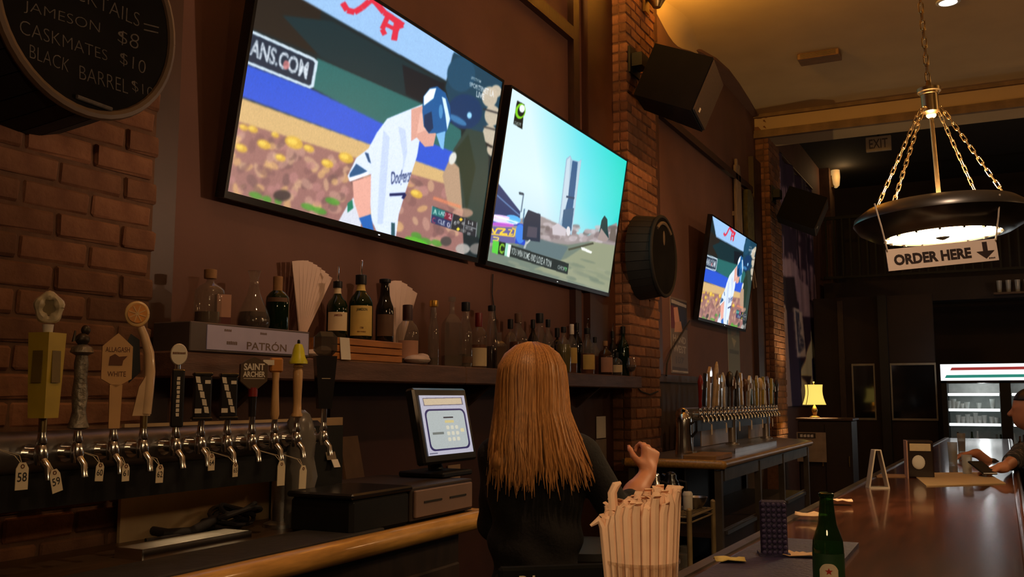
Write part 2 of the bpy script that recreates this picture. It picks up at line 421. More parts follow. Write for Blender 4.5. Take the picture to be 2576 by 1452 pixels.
# beam across the room with stacked mouldings
beam=sbox('trim_beam',(WX,11.5,4.62),(XR,12.0,5.3),m_ceil,'cream ceiling beam between the bar and the back area')
for k,(z0,z1,d) in enumerate(((4.60,4.655,.07),(4.655,4.70,.045),(4.86,4.90,.05))):
    b=MB(); b.box((0,0,0),(XR-WX,d,z1-z0)); o=b.build('moulding',mat('weathered moulding',srgb((128,100,70)),.8,var=.25,scale=6),beam,loc=(0,-.25-d/2,(z0+z1)/2-4.96))
# brown and cream strips following the curved colour edge below the ceiling
b=MB(); pts=[(WX,8.9),(-2.43,9.0),(-2.36,9.3),(-2.33,9.7),(-2.34,10.2),(-2.37,10.8),(-2.41,11.4),(WX,11.45)]
b.slab(pts,CZ-.03,CZ+.01); struct(b.build('trim_brown_strip',m_wall),'brown scalloped strip under the ceiling edge')
b=MB(); prof=[]; ys=np.linspace(5.0,9.0,30)
dr=[.03+.17*math.exp(-((y-8.2)/.55)**2) for y in ys]; v=[];f=[]
for i,y in enumerate(ys):
    d=dr[i]
    for k in range(7):
        t=k/6*PI/2; v.append((WX+.002+d*.7*(1-math.cos(t)),y,CZ-d*(1-math.sin(t))))
for i in range(len(ys)-1):
    for k in range(6): a=i*7+k; f.append((a,a+1,a+8,a+7))
b.add(v,f); struct(b.build('trim_cream_strip',m_ceil,smooth=True),'cream curved strip at the top of the wall')
# wainscot, rails and posts on the left wall
sbox('trim_wainscot',(WX,6.9,0),(WX+.03,11.6,1.60),m_wain,'dark painted lower wall behind the far taps')
sbox('trim_1',(WX,7.2,1.60),(WX+.05,11.5,1.66),m_trim,'dark rail on the wall behind the far taps')
sbox('trim_2',(WX,7.1,3.86),(WX+.045,11.5,3.93),m_trim,'dark picture rail above the far television')
sbox('trim_3',(WX,2.1,3.88),(WX+.045,5.74,3.97),m_trim,'dark rail above the two large televisions')
sbox('trim_4',(WX,5.74,1.62),(WX+.045,5.84,4.9),m_trim,'narrow dark post left of the brick pillar')
sbox('trim_5',(WX,5.98,1.62),(WX+.05,6.46,4.9),mat('deep brown panel',srgb((62,34,20)),.5,var=.2,scale=5),'wide dark brown panel against the brick pillar')
sbox('trim_6',(WX,7.16,1.66),(WX+.06,7.52,4.9),mat('deep brown panel',(0,0,0)),'dark post just beyond the brick pillar')
sbox('trim_7',(WX,2.125,1.0),(WX+.05,2.30,4.9),mat('deep brown panel',(0,0,0)),'dark vertical trim beside the chalkboard pillar')
sbox('trim_8',(WX,11.1,1.66),(WX+.06,11.5,4.3),m_trim,'dark post left of the far brick pillar')
# brick pillars -------------------------------------------------
bl,bh,bw,J=.212,.064,.10,.011
def brick_mesh(L,D,H,k):
    b=MB(); b.box((0,0,0),(D,L,H),ch=.006); me=b.mesh('brick',m_brick)
    r=np.random.default_rng(k)
    for v in me.vertices: v.co=v.co+Vector(r.normal(0,.0016,3))
    return me
BM={}
def brick(parent,c,L,D,H,k):
    key=(round(L,3),round(D,3),k%4)
    if key not in BM: BM[key]=brick_mesh(L,D,H,k%4)
    o=bpy.data.objects.new('brick',BM[key]); COL.objects.link(o); o.parent=parent
    o.location=np.array(c)-np.array(parent.location); return o
def pillar(y0,label,z0=.95):
    y1=y0+.68; fx=PX
    core=sbox('brick_pillar',(WX,y0+.008,0),(fx-.009,y1-.008,4.9),m_mortar,label); core['category']='pillar'
    z=z0; k=0
    while z<4.88:
        off=(k%2)*(bl/2+J/2); y=y0-off+0.0
        while y<y1-.03:
            a=max(y,y0); e=min(y+bl,y1)
            if e-a>.03: brick(core,(fx-.03+random.uniform(-.003,.003),(a+e)/2,z+bh/2),e-a,.06,bh,random.randrange(4))
            y+=bl+J
        # return face towards the near side
        D=fx-.062-WX
        brick(core,(WX+D/2-.003,y0+.03+random.uniform(-.002,.002),z+bh/2),.06,D,bh,random.randrange(4))
        z+=bh+J; k+=1
    return core
pillar(1.44,'brown brick pillar carrying the round chalkboard')
pillar(6.47,'brown brick pillar between the middle and far televisions')
pillar(11.5,'brown brick pillar beside the tall purple banner')
col4=sbox('brick_pillar',(WX,16.4,0),(PX,16.95,5.3),mat('plain brown column',srgb((92,66,46)),.8,var=.25,scale=8,bump=.3),'plain brown column with a small glowing wall light'); col4['category']='pillar'
# back area: balcony, partitions, windows ----------------------
sbox('wall_balcony',(-2.40,16.0,2.95),(3.0,16.35,3.3),m_back,'dark edge of the balcony floor')
rail=thing('balcony_railing','dark metal balcony railing above the back area','railing',(0,16.1,3.3))
b=MB(); b.box((-.4,0,1.08),(4.0,.05,.05)); b.build('top_rail',black_pl,rail)
b=MB(); b.box((-.4,0,.10),(4.0,.04,.04)); b.build('bottom_rail',black_pl,rail)
bm_=MB(); bm_.box((0,0,0),(.025,.025,.96)); me=bm_.mesh('baluster',black_pl)
for i in range(32):
    o=bpy.data.objects.new('baluster',me); COL.objects.link(o); o.parent=rail; o.location=(-2.35+i*.126,0,.59)
sbox('wall_partition',(-2.40,14.9,0),(-.75,15.1,2.95),m_back,'dark partition at the end of the bar')
sbox('trim_9',(-2.05,14.86,0),(-1.97,14.9,2.9),m_trim,'thin upright board on the dark partition')
sbox('trim_10',(-1.48,14.80,0),(-1.36,14.9,2.95),mat('black post paint',(.012,.01,.01),.6),'black post between the two dark windows')
m_pane=mat('dark window glass',(.01,.01,.011),.06,var=.1,coat=.3)
m_wframe=mat('pale window frame',srgb((150,140,120)),.5)
def window(i,x0,x1,z0,z1,label,mull=False):
    y=14.9; w=sbox('window_%d'%i,(x0,y-.012,z0),(x1,y-.002,z1),m_pane,label); c=np.array(w.location)
    for (ax,bx,az,bz) in ((x0-.02,x1+.02,z1,z1+.03),(x0-.02,x1+.02,z0-.03,z0),(x0-.02,x0,z0,z1),(x1,x1+.02,z0,z1)):
        b=MB(); b.box(((ax+bx)/2-c[0],-.012,(az+bz)/2-c[2]),(bx-ax,.03,bz-az)); b.build('window_frame',m_wframe,w)
window(1,-1.86,-1.58,1.17,1.93,'narrow dark window reflecting the table lamp')
window(2,-1.33,-.76,1.17,1.93,'wide dark window beside the lit drinks cooler')
# ================================================================ BACK BAR
m_shelf=mat('worn brown shelf wood',srgb((96,68,58)),.55,var=.3,scale=5,stretch=(8,1,8),bump=.2)
m_ctop=mat('dark counter top',srgb((72,56,42)),.35,var=.25,scale=6,stretch=(6,1,6))
m_nose=mat('yellow varnished wood edge',srgb((196,148,78)),.35,var=.25,scale=9,stretch=(8,1,8),coat=.3)
m_cab=mat('dark cabinet wood',srgb((50,36,28)),.5,var=.3,scale=5,stretch=(6,6,1))
m_beige=mat('beige backsplash board',srgb((186,158,120)),.6,var=.18,scale=4)
SH=1.62; SX=-2.22
sh=thing('wall_shelf','long worn brown wall shelf holding the liquor bottles','shelf',(SX-.12,4.2,SH))
for y0,y1 in ((2.14,3.93),(3.935,6.45)):
    b=MB(); b.box((0,(y0+y1)/2-4.2,-.041),(.235,y1-y0,.082),ch=.006); b.build('shelf_board',m_shelf,sh)
for y in (2.6,4.3,5.8):
    b=MB(); b.prism([(-.12,-.082),(.06,-.082),(-.12,-.22)],-.015,.015,rotm(0,0,0),(0,y-4.2,0)); b.build('bracket',wood_dark,sh)
# dark wall behind, under the shelf
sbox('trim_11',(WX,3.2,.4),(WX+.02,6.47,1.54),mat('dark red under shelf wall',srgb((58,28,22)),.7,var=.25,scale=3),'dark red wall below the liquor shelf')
# near counter
NX=-1.72; CT=1.06
c1=thing('back_counter','near back counter with a rounded yellow wooden edge','counter',(-2.0,1.98,0))
b=MB(); b.box((0,0,CT-.025),(.565,2.40,.05)); o=b.build('countertop',m_ctop,c1); o.location=(-.01,0,0)
b=MB(); b.cyl((NX+2.0,-1.20,CT-.028),(NX+2.0,1.20,CT-.028),.034,n=18); b.sphere((NX+2.0,1.20,CT-.028),.034,18,9); b.build('rounded_edge',m_nose,c1,smooth=True)
b=MB(); b.cyl((NX+2.0,1.20,CT-.028),(-.3,1.20,CT-.028),.034,n=18); b.build('rounded_edge',m_nose,c1,smooth=True)
b=MB(); b.box((-.02,0,(CT-.06)/2+.05),(.50,2.2,CT-.16)); b.build('cabinet_body',m_cab,c1)
for i in range(4):
    b=MB(); b.box((.24,-.82+i*.55,.5),(.02,.50,.78),ch=.006); d=b.build('cabinet_door',m_cab,c1); b=MB(); b.cyl((.265,-.62+i*.55,.7),(.265,-.62+i*.55,.8),.006,n=8); b.build('handle',steel,d)
b=MB(); b.box((0,0,0),(.012,1.05,.34)); tag(b.build('backsplash_board',m_beige,loc=(-2.284,2.53,CT+.17)),'beige backsplash board under the tap tower','panel')
b=MB(); b.box((0,0,0),(.20,1.30,.012),ch=.004); tag(b.build('bar_mat',rubber,loc=(-1.83,1.9,CT+.006)),'flat black rubber mat lying on the near back counter','mat')
t=thing('drip_tray','steel drip tray with a bright front lip below the taps','tray',(-2.03,2.02,CT))
b=MB(); b.box((0,0,.006),(.10,.40,.012)); b.build('tray_base',steel,t); 
for x,y,sx,sy in ((.05,0,.006,.40),(-.05,0,.006,.40),(0,.20,.10,.006),(0,-.20,.10,.006)):
    b=MB(); b.box((x,y,.014),(sx,sy,.028)); b.build('tray_rim',chrome,t)
# ---------------------------------------------------------------- tap towers
TX=-2.0; TZ=1.345
m_pipe=mat('dull dark steel pipe',(.16,.15,.15),.38,.8,var=.3,scale=6)
def tower(y0,y1,label,legs):
    t=thing('tap_tower',label,'tap tower',(TX-.10,(y0+y1)/2,CT)); L=y1-y0
    b=MB(); b.cyl((0,-L/2,TZ-CT),(0,L/2,TZ-CT),.052,n=20); b.build('tower_pipe',m_pipe,t,True)
    for e in (-1,1):
        b=MB(); b.sphere((0,e*L/2,TZ-CT),(.054,.03,.054),16,9); b.build('end_cap',chrome,t,True)
    b=MB(); b.box((-.01,0,TZ-CT-.092),(.055,L-.02,.085)); b.build('apron',black_pl,t)
    for y in legs:
        b=MB(); b.cyl((0,y-(y0+y1)/2,0),(0,y-(y0+y1)/2,TZ-CT-.04),.036,n=16); b.lathe([(.06,0),(.06,.01),(.037,.02)],16,(0,y-(y0+y1)/2,0)); b.build('tower_leg',steel,t,True)
    return t
tower(1.02,2.60,'near steel tap tower with eleven beer taps',(1.15,2.50))
def faucet(t):
    b=MB(); b.cyl((0,.055,0),(0,0,0),.015,n=12); b.cyl((0,.05,0),(0,.04,0),.024,n=12); b.build('shank',chrome,t,True)
    b=MB(); b.lathe([(0,-.026),(.013,-.024),(.017,-.005),(.015,.014),(.011,.022),(.013,.028),(.010,.042),(.009,.052)],14,(0,0,0)); b.build('faucet_body',chrome,t,True)
    b=MB(); b.tube([(0,-.004,-.010),(0,-.026,-.030),(0,-.030,-.058)],[.011,.0095,.010],10); b.build('spout',chrome,t,True)
wood_lt=mat('pale turned wood',srgb((190,150,100)),.4,var=.2,scale=10,stretch=(10,10,1),coat=.2)
m_yel=mat('mustard yellow paint',srgb((186,160,52)),.4,var=.12,coat=.2); m_yel2=mat('dull olive panel print',srgb((112,92,40)),.5)
m_gry=mat('pewter grey cast metal',srgb((128,120,108)),.4,.6,var=.4,scale=40,bump=.6,bscale=60)
m_beg=mat('beige painted wood',srgb((196,152,98)),.5,var=.08); m_brn=mat('brown print',srgb((96,52,24)),.6)
m_org=mat('orange slice resin',srgb((214,140,38)),.3,var=.2,coat=.4,scale=30); m_orgl=mat('pale orange rind',srgb((226,190,130)),.35,coat=.3)
m_pale=mat('glossy pale handle',srgb((206,176,140)),.2,var=.15,coat=.6)
m_shld=mat('dark brown shield',srgb((70,52,32)),.5,var=.15); m_red=mat('dark red paint',srgb((120,28,24)),.4)
m_bell=mat('yellow green bell paint',srgb((206,200,40)),.35,coat=.3); m_tapblk=mat('black lacquer tap handle',(.014,.013,.014),.25,coat=.5)
m_wht=mat('white enamel print',srgb((214,204,186)),.45)
HR=rotm(0,0,-R(36))           # handles turned towards the seats
def ferr(t,h,m=brass,r=.009):
    b=MB(); b.cyl((0,0,.05),(0,0,.05+h),r,r*1.1,12); b.build('ferrule',m,t,True)
def H(t,name,mb,m,smooth=True):
    o=mb.build(name,m,t,smooth); o.rotation_euler=(0,0,-R(36)); return o
def pbox(mb,w,z0,z1,d,ch=.004,x=0.): return mb.box((x,0,(z0+z1)/2),(w,d,z1-z0),ch=ch)
taps=[(105,1112),(195,1108),(285,1103),(360,1098),(442,1094),(505,1090),(571,1088),(633,1086),(690,1083),(746,1081),(814,1078)]
TL=['tall mustard yellow square tap handle with a white ring on top','pewter grey sculpted tap handle with a dark figure on top','beige shield tap handle reading ALLAGASH WHITE','curved pale tap handle topped by a glowing orange slice','slim black tap handle topped by a white oval badge','black tap handle with slanted pale print, left of its twin','black tap handle with slanted pale print, right of its twin','dark brown shield tap handle reading SAINT ARCHER','turned wooden tap handle with a square wooden block on top','turned wooden tap handle with a yellow-green bell on top','large glossy black tap handle at the right end of the near tower']
TP=[]
for i,(px,py) in enumerate(taps):
    p=atx(px,py,TX); p[2]=TZ; t=thing('beer_tap',TL[i],'beer tap',p,WALL,'near row of beer taps'); TP.append(p); faucet(t); s=mpp(p)
    if i==0:
        ferr(t,.05); b=MB(); z0,z1=.085,.285
        b.slab([(-.018,-.018),(.018,-.018),(.018,.018),(-.018,.018)],z0,z0+.001); v=[];w0,w1=.023,.029
        b.add([(-w0,-w0,z0),(w0,-w0,z0),(w0,w0,z0),(-w0,w0,z0),(-w1,-w1,z1),(w1,-w1,z1),(w1,w1,z1),(-w1,w1,z1)],[(0,3,2,1),(4,5,6,7),(0,1,5,4),(1,2,6,5),(2,3,7,6),(3,0,4,7)])
        h=b.build('handle',m_yel,t); h.rotation_euler=(0,0,R(12))
        for a in (0,R(-90)):
            q=MB(); q.box((0,-.0285,.205),(.028,.002,.075),rotm(R(-1.5),0,0)); q.v[0]=q.v[0]@rotm(0,0,a).T; q.build('side_print',m_yel2,h)
        b=MB(); b.cyl((0,0,.285),(0,0,.305),.011,.013,14); b.build('neck',white_pl,t,True)
        n=28; b=MB(); pts=[(.022*math.cos(2*PI*k/n)*1.0,0,.345+.028*math.sin(2*PI*k/n)) for k in range(n+1)]; b.tube(pts,[.011+.0025*math.sin(5*2*PI*k/n) for k in range(n+1)],8,False); H(t,'ring',b,mat('ivory ring',srgb((206,192,160)),.4,var=.3,scale=40))
        b=MB(); b.lathe([(0,-.003),(.019,-.003),(.019,.003),(0,.003)],16,(0,0,.345),rotm(R(90),0,0)); H(t,'ring_centre',b,m_yel2)
    elif i==1:
        b=MB(); pr=[(.014,.055),(.026,.06),(.021,.075),(.016,.10),(.019,.14),(.015,.18),(.017,.215),(.014,.235),(.028,.243),(.024,.255),(.012,.262)]; b.lathe(pr,12); b.build('handle',m_gry,t,True)
        b=MB(); b.sphere((0,0,.275),(.018,.015,.016)); b.sphere((.008,0,.298),(.012,.010,.013)); b.tube([(-.012,0,.28),(-.026,0,.27),(-.022,0,.295)],[.006,.005,.002],6); b.build('figure',mat('dark bronze figure',srgb((58,50,40)),.4,.5),t,True)
    elif i==2:
        b=MB(); b.add(*[[(-.013,-.010,.055),(.013,-.010,.055),(.013,.010,.055),(-.013,.010,.055),(-.015,-.010,.165),(.015,-.010,.165),(.015,.010,.165),(-.015,.010,.165)],[(0,3,2,1),(4,5,6,7),(0,1,5,4),(1,2,6,5),(2,3,7,6),(3,0,4,7)]]); H(t,'stem',b,m_beg)
        b=MB(); b.prism([(0,.158),(.036,.18),(.036,.262),(.012,.285),(0,.296),(-.012,.285),(-.036,.262),(-.036,.18)],-.010,.010); h=H(t,'shield',b,m_beg,False)
        lettering(h,'ALLAGASH',.058,.013,m_brn,(0,-.0105,.254)); lettering(h,'WHITE',.044,.013,m_brn,(0,-.0105,.192))
        b=MB(); b.prism([(-.020,.214),(.012,.214),(.014,.226),(.024,.238),(.004,.236),(-.006,.243),(-.018,.236)],-.0115,-.0100); b.build('emblem',m_brn,h)
    elif i==3:
        ferr(t,.04); b=MB(); b.prism([(-.030,.085),(.014,.085),(.014,.16),(.0,.19),(-.016,.16)],-.010,.010); H(t,'base',b,m_pale,False)
        b=MB(); P_=[(.004,0,.09),(.008,0,.15),(.010,0,.20),(.006,0,.25),(-.008,0,.295),(-.018,0,.318)]; b.tube(P_,[.014,.014,.014,.013,.011,.010],14); H(t,'handle',b,m_pale)
        b=MB(); b.lathe([(0,-.008),(.024,-.008),(.024,.008),(0,.008)],24,(-.028,0,.352),rotm(R(90),0,0)); o=H(t,'orange_slice',b,m_org,True)
        n=30; b=MB(); b.tube([(-.028+.026*math.cos(2*PI*k/n),0,.352+.029*math.sin(2*PI*k/n)) for k in range(n+1)],.0055,8,False); b.build('rind',m_orgl,o,True)
        for k in range(4):
            a=k*PI/4+.3; b=MB(); b.box((-.028,-.0085,.352),(.044,.0016,.002),rotm(0,a,0)); b.build('segment_line',m_orgl,o)
        b=MB(); b.prism([(-.040,.17),(-.012,.2),(-.018,.285),(-.040,.30),(-.052,.27)],.012,.018); H(t,'fin',b,m_tapblk,False)
    elif i==4:
        b=MB(); pbox(b,.034,.052,.21,.024); h=H(t,'handle',b,m_tapblk,False); marks(h,.11,.009,m_wht,(0,-.0125,.135),rotm(0,R(-90),0),9)
        b=MB(); b.cyl((0,0,.21),(0,0,.222),.006); b.build('neck',chrome,t)
        b=MB(); b.lathe([(0,-.005),(.021,-.005),(.023,0),(.021,.005),(0,.005)],24,(0,0,0),rotm(R(90),0,0)); b.v[0]=b.v[0]*np.array([1,1,1.32])+np.array([0,0,.25]); h=H(t,'badge',b,m_wht); marks(h,.034,.006,m_brn,(0,-.0058,.254),None,8)
    elif i in (5,6):
        ferr(t,.03,chrome); b=MB(); pbox(b,.048,.075,.195,.030); h=H(t,'handle',b,m_tapblk,False)
        b=MB(); pbox(b,.056,.068,.078,.036,.003); H(t,'foot',b,m_tapblk,False); b=MB(); pbox(b,.052,.193,.203,.034,.003); H(t,'crown',b,m_tapblk,False)
        for k in range(5):
            b=MB(); z=.182-k*.021; x=-.012+k*.0062; b.prism([(x-.007,z-.008),(x+.005,z-.0095),(x+.002,z+.0085),(x-.010,z+.0095)],-.0162,-.0152); b.build('print',m_wht,h)
        b=MB(); b.box((-.012,-.0157,.095),(.018,.001,.013)); b.build('print',m_wht,h)
        b=MB(); b.box((.012,-.0157,.176),(.015,.001,.010)); b.build('print',m_wht,h)
    elif i==7:
        ferr(t,.03,chrome); b=MB(); b.cyl((0,0,.075),(0,0,.135),.011,.012,14); b.build('stem',m_tapblk,t,True)
        b=MB(); b.cyl((0,0,.135),(0,0,.162),.014,.014,16); b.build('collar',m_red,t,True)
        b=MB(); b.prism([(-.012,.158),(.012,.158),(.040,.182),(.040,.232),(.018,.246),(0,.254),(-.018,.246),(-.040,.232),(-.040,.182)],-.011,.011); h=H(t,'shield',b,m_shld,False)
        lettering(h,'SAINT',.062,.021,m_wht,(0,-.0116,.224),bold=.03); lettering(h,'ARCHER',.066,.017,m_wht,(0,-.0116,.202),bold=.03)
        b=MB(); b.box((0,-.0114,.189),(.062,.001,.0015)); b.build('underline',m_wht,h)
    elif i==8:
        ferr(t,.02,chrome); b=MB(); b.lathe([(.010,.065),(.014,.08),(.012,.12),(.010,.18),(.012,.21)],16); b.build('handle',wood_lt,t,True)
        b=MB(); pbox(b,.040,.21,.255,.026,.005); h=H(t,'block',b,mat('honey wood block',srgb((180,118,52)),.4,var=.2,coat=.2),False)
        b=MB(); b.box((-.026,-.004,.240),(.034,.020,.016)); H(t,'name_plate',b,m_wht,False)
    elif i==9:
        ferr(t,.02,chrome); b=MB(); b.lathe([(.011,.068),(.018,.072),(.018,.078),(.014,.084),(.013,.12),(.015,.18),(.016,.215),(.013,.225),(.017,.23),(.012,.238)],16); b.build('handle',wood_lt,t,True)
        b=MB(); b.lathe([(0,.238),(.030,.24),(.030,.247),(.022,.262),(.018,.285),(.012,.302),(0,.306)],20); b.build('bell',m_bell,t,True)
        b=MB(); b.lathe([(0,.304),(.005,.306),(.004,.316),(0,.318)],8); b.build('bell_knob',black_pl,t,True)
    else:
        ferr(t,.05,chrome,.010); b=MB(); b.add([(-.022,-.016,.095),(.022,-.016,.095),(.022,.016,.095),(-.022,.016,.095),(-.036,-.020,.27),(.036,-.020,.27),(.036,.020,.27),(-.036,.020,.27)],[(0,3,2,1),(4,5,6,7),(0,1,5,4),(1,2,6,5),(2,3,7,6),(3,0,4,7)]); h=H(t,'handle',b,m_tapblk,False)
        b=MB(); pbox(b,.078,.27,.352,.05,.018); H(t,'glass_head',b,glassmat('smoky glass',(.35,.33,.30),haze=.12),False)
        marks(h,.046,.007,m_wht,(0,-.0192,.245),None,6); b=MB(); b.box((0,-.0178,.205),(.03,.001,.022)); b.build('print',cream_ink,h)
# numbered paper tags hung from the tower
tags=[(53,1165,1233,'58',0),(145,1180,1238,'59',R(-14)),(248,1165,1211,'60',R(4)),(315,1168,1211,'61',0),(400,1170,1215,'62',R(2)),(531,1142,1184,'64',0),(591,1165,1200,'65',0),(706,1160,1222,'',R(1)),(760,1172,1230,'',R(3))]
m_tag=mat('manila paper tag',srgb((214,200,172)),.8,var=.06)
for px,y0,y1,num,a in tags:
    p=atx(px,y1,-1.955); s=mpp(p); h=(y1-y0)*s; w=min(.034,h*.52)
    lab='hanging paper tag with the handwritten number %s %s'%(num,{'58':'at the far left','59':'turned askew','60':'under the grey sculpted tap','61':'under the shield tap','62':'below the curved pale tap','64':'below the first slanted-print tap','65':'below the second slanted-print tap'}[num]) if num else ('blank manila tag hanging below the bell-topped tap' if px>740 else 'blank manila tag hanging below the block-topped tap')
    t=thing('paper_tag',lab,'tag',p,WALL,'paper tags on the near tap tower',rot=(0,a,WALL))
    b=MB(); b.prism([(-w/2,0),(w/2,0),(w/2,h*.78),(w*.25,h),(-w*.25,h),(-w/2,h*.78)],-.0008,.0008); b.build('card',m_tag,t)
    b=MB(); zt=max(h+.03,TZ-p[2]-.045); b.tube([(0,0,h*.9),(.006,.02,(h+zt)/2),(.002,.10,zt)],.0008,5); b.tube([(0,0,h*.9),(-.006,.02,(h+zt)/2),(-.002,.10,zt)],.0008,5); b.build('string',m_tag,t)
    n=10; b=MB(); b.tube([(.004*math.cos(2*PI*k/n),-.0012,h*.86+.004*math.sin(2*PI*k/n)) for k in range(n+1)],.0012,5,False); b.build('eyelet',m_brn,t)
    if num: lettering(t,num,w*.75,h*.34,ink,(0,-.0012,h*.47),bold=.01)
# far counter and tower -------------------------------------------
c2=thing('back_counter','far back counter with a steel framed cabinet below','counter',(-1.93,7.85,0))
m_cst=mat('dull counter steel',(.17,.145,.12),.5,.7,var=.3,scale=5)
b=MB(); b.slab([(-.36,-1.65),(.33,-1.65),(.33,1.65),(.2,2.0),(-.36,2.45)],CT-.04,CT); b.build('countertop',steel,c2)
b=MB(); b.cyl((.33,-1.65,CT-.02),(.33,1.65,CT-.02),.024,n=14); b.build('rounded_edge',mat('worn pale counter edge',srgb((160,134,100)),.4,var=.2,scale=9),c2,True)
b=MB(); b.cyl((-.33,-1.65,CT-.02),(.33,-1.65,CT-.02),.030,n=14); b.sphere((.33,-1.65,CT-.02),.03,14,8); b.build('rounded_edge',m_nose,c2,True)
b=MB(); b.box((.29,.05,CT-.09),(.03,3.1,.09)); b.build('apron',m_cst,c2)
for y in (-1.60,-.45,.45,1.62):
    b=MB(); b.box((.29,y,(CT-.06)/2),(.045,.045,CT-.06)); b.build('post',m_cst,c2)
    b=MB(); b.box((-.30,y,(CT-.06)/2),(.045,.045,CT-.06)); b.build('post',m_cst,c2)
for z in (.18,.58):
    b=MB(); b.box((0,0,z),(.58,3.2,.03)); b.build('inner_shelf',m_cab,c2)
b=MB(); b.box((-.32,0,.5),(.015,3.2,.98)); b.build('back_panel',m_cab,c2)
for y,w in ((-1.02,1.08),(0,.84),(1.04,1.08)):
    b=MB(); b.box((.27,y,.36),(.02,w,.50),ch=.004); d=b.build('cabinet_door',m_cab,c2); b=MB(); b.box((.29,y,.585),(.03,w*.8,.025)); b.build('handle',steel,d)
tower(7.0,10.05,'far steel tap tower crowded with tap handles',(7.15,8.5,9.9))
n2=24; pal=[((206,180,140),'pale wooden'),((40,36,36),'black'),((150,40,34),'dark red'),((196,170,120),'beige'),((90,60,38),'brown'),((120,120,116),'grey'),((170,150,60),'mustard'),((60,80,60),'dark green'),((210,204,190),'white')]
order=[2,1,0,0,3,5,8,1,4,1,5,3,4,8,7,5,6,3,6,8,4,6,7,1]
ords='first second third fourth fifth sixth seventh eighth ninth tenth eleventh twelfth thirteenth fourteenth fifteenth sixteenth seventeenth eighteenth nineteenth twentieth twenty-first twenty-second twenty-third twenty-fourth'.split()
shp=[(0,.34),(1,.36),(2,.42),(0,.47),(1,.33),(2,.36),(0,.38),(3,.40),(3,.36),(0,.41),(2,.37),(1,.39),(3,.34),(2,.37),(1,.36),(0,.34),(2,.38),(3,.36),(1,.37),(0,.35),(2,.38),(1,.36),(3,.33),(0,.35)]
fm={}
proto=None
for i in range(n2):
    y=7.12+i*(2.82/(n2-1)); c,nm=pal[order[i]]; kind,hh=shp[i]; hh*=.88
    t=thing('beer_tap','%s tap handle, %s from the near end of the far tap tower'%(nm,ords[i]),'beer tap',(TX,y,TZ),WALL,'far row of beer taps')
    if proto is None: faucet(t); proto=t
    else:
        for ch in list(proto.children):
            if ch.name.split('.')[0] in ('shank','faucet_body','spout'): q=ch.copy(); COL.objects.link(q); q.parent=t
    mm=mat('%s far tap handle'%nm,srgb(c),.35,var=.2,scale=20,coat=.3); b=MB(); lean=rotm(R(random.uniform(-4,5)),R(random.uniform(-6,6)),0)
    if kind==0: b.lathe([(.010,.05),(.014,.07),(.012,hh*.35),(.018,hh*.7),(.022,hh*.82),(.014,hh*.93),(.006,hh)],12)
    elif kind==1: b.box((0,0,(hh+.06)/2),(.042,.026,hh-.06),ch=.005)
    elif kind==2: b.prism([(-.010,.05),(.010,.05),(.018,hh*.55),(.034,hh*.7),(.034,hh*.88),(0,hh),(-.034,hh*.88),(-.034,hh*.7),(-.018,hh*.55)],-.011,.011)
    else: b.lathe([(.010,.05),(.012,hh*.6),(.02,hh*.62),(.03,hh*.7),(.032,hh*.85),(.02,hh*.96),(0,hh)],14)
    b.v=[v@lean.T for v in b.v]; h=b.build('handle',mm,t,kind in (0,3))
    b=MB(); b.box((0,-.0155 if kind!=3 else -.030,hh*.72),(.026,.003,.05)); b.v=[v@lean.T for v in b.v]; b.build('badge',MATS['white enamel print'] if order[i] not in (0,8) else m_brn,h)
for i,(px,w,l) in enumerate(((1800,.62,'white sheet panel behind the near half of the far taps'),(1905,.5,'pale sheet panel behind the far half of the far taps'))):
    p=atx(px,1110,-2.22); b=MB(); b.box((0,0,0),(.008,w*1.5,.27)); tag(b.build('splash_sheet',mat('milky plastic sheet',srgb((176,158,142)),.4,var=.12,scale=5),loc=(-2.22,p[1],CT+.14)),l,'panel')
for i in range(6):
    p=(-1.96,7.3+i*.45,1.19); t=thing('paper_tag','paper tag hanging under the far taps, %s from the near end'%ords[i],'tag',p,WALL,'paper tags on the far tap tower'); b=MB(); b.prism([(-.02,0),(.02,0),(.02,.065),(.01,.08),(-.01,.08),(-.02,.065)],-.0008,.0008); b.build('card',m_tag,t); b=MB(); b.tube([(0,0,.075),(0,.05,.115)],.001,5); b.build('string',m_tag,t)
# chrome jug, tray, board on the far counter
p=atz(1722,1150,CT); t=thing('water_dispenser','tall shiny steel jug with a domed lid on the far counter','jug',(-1.966,6.58,CT))
b=MB(); b.lathe([(.062,0),(.064,.02),(.056,.10),(.052,.20),(.056,.26),(.046,.295),(.025,.312),(0,.316)],20); b.build('body',chrome,t,True); b=MB(); b.tube([(.05,0,.23),(.09,0,.25),(.09,0,.18),(.055,0,.14)],.010,8); b.build('handle',black_pl,t,True); b=MB(); b.lathe([(.012,.312),(.015,.325),(0,.335)],10); b.build('lid_knob',black_pl,t,True)
b=MB(); b.box((0,0,0),(.22,.45,.035),ch=.006); tag(b.build('cutting_board',mat('tan cutting board',srgb((150,112,66)),.6,var=.2),loc=(-1.76,6.45,CT+.0185)),'tan board at the near end of the far counter','board')
t=thing('drip_tray','long steel drip tray on the far counter','tray',(-1.83,7.9,CT)); b=MB(); b.box((0,0,.01),(.16,1.5,.02)); b.build('tray_base',steel,t); b=MB(); b.box((.08,0,.018),(.008,1.5,.036)); b.build('tray_rim',chrome,t)
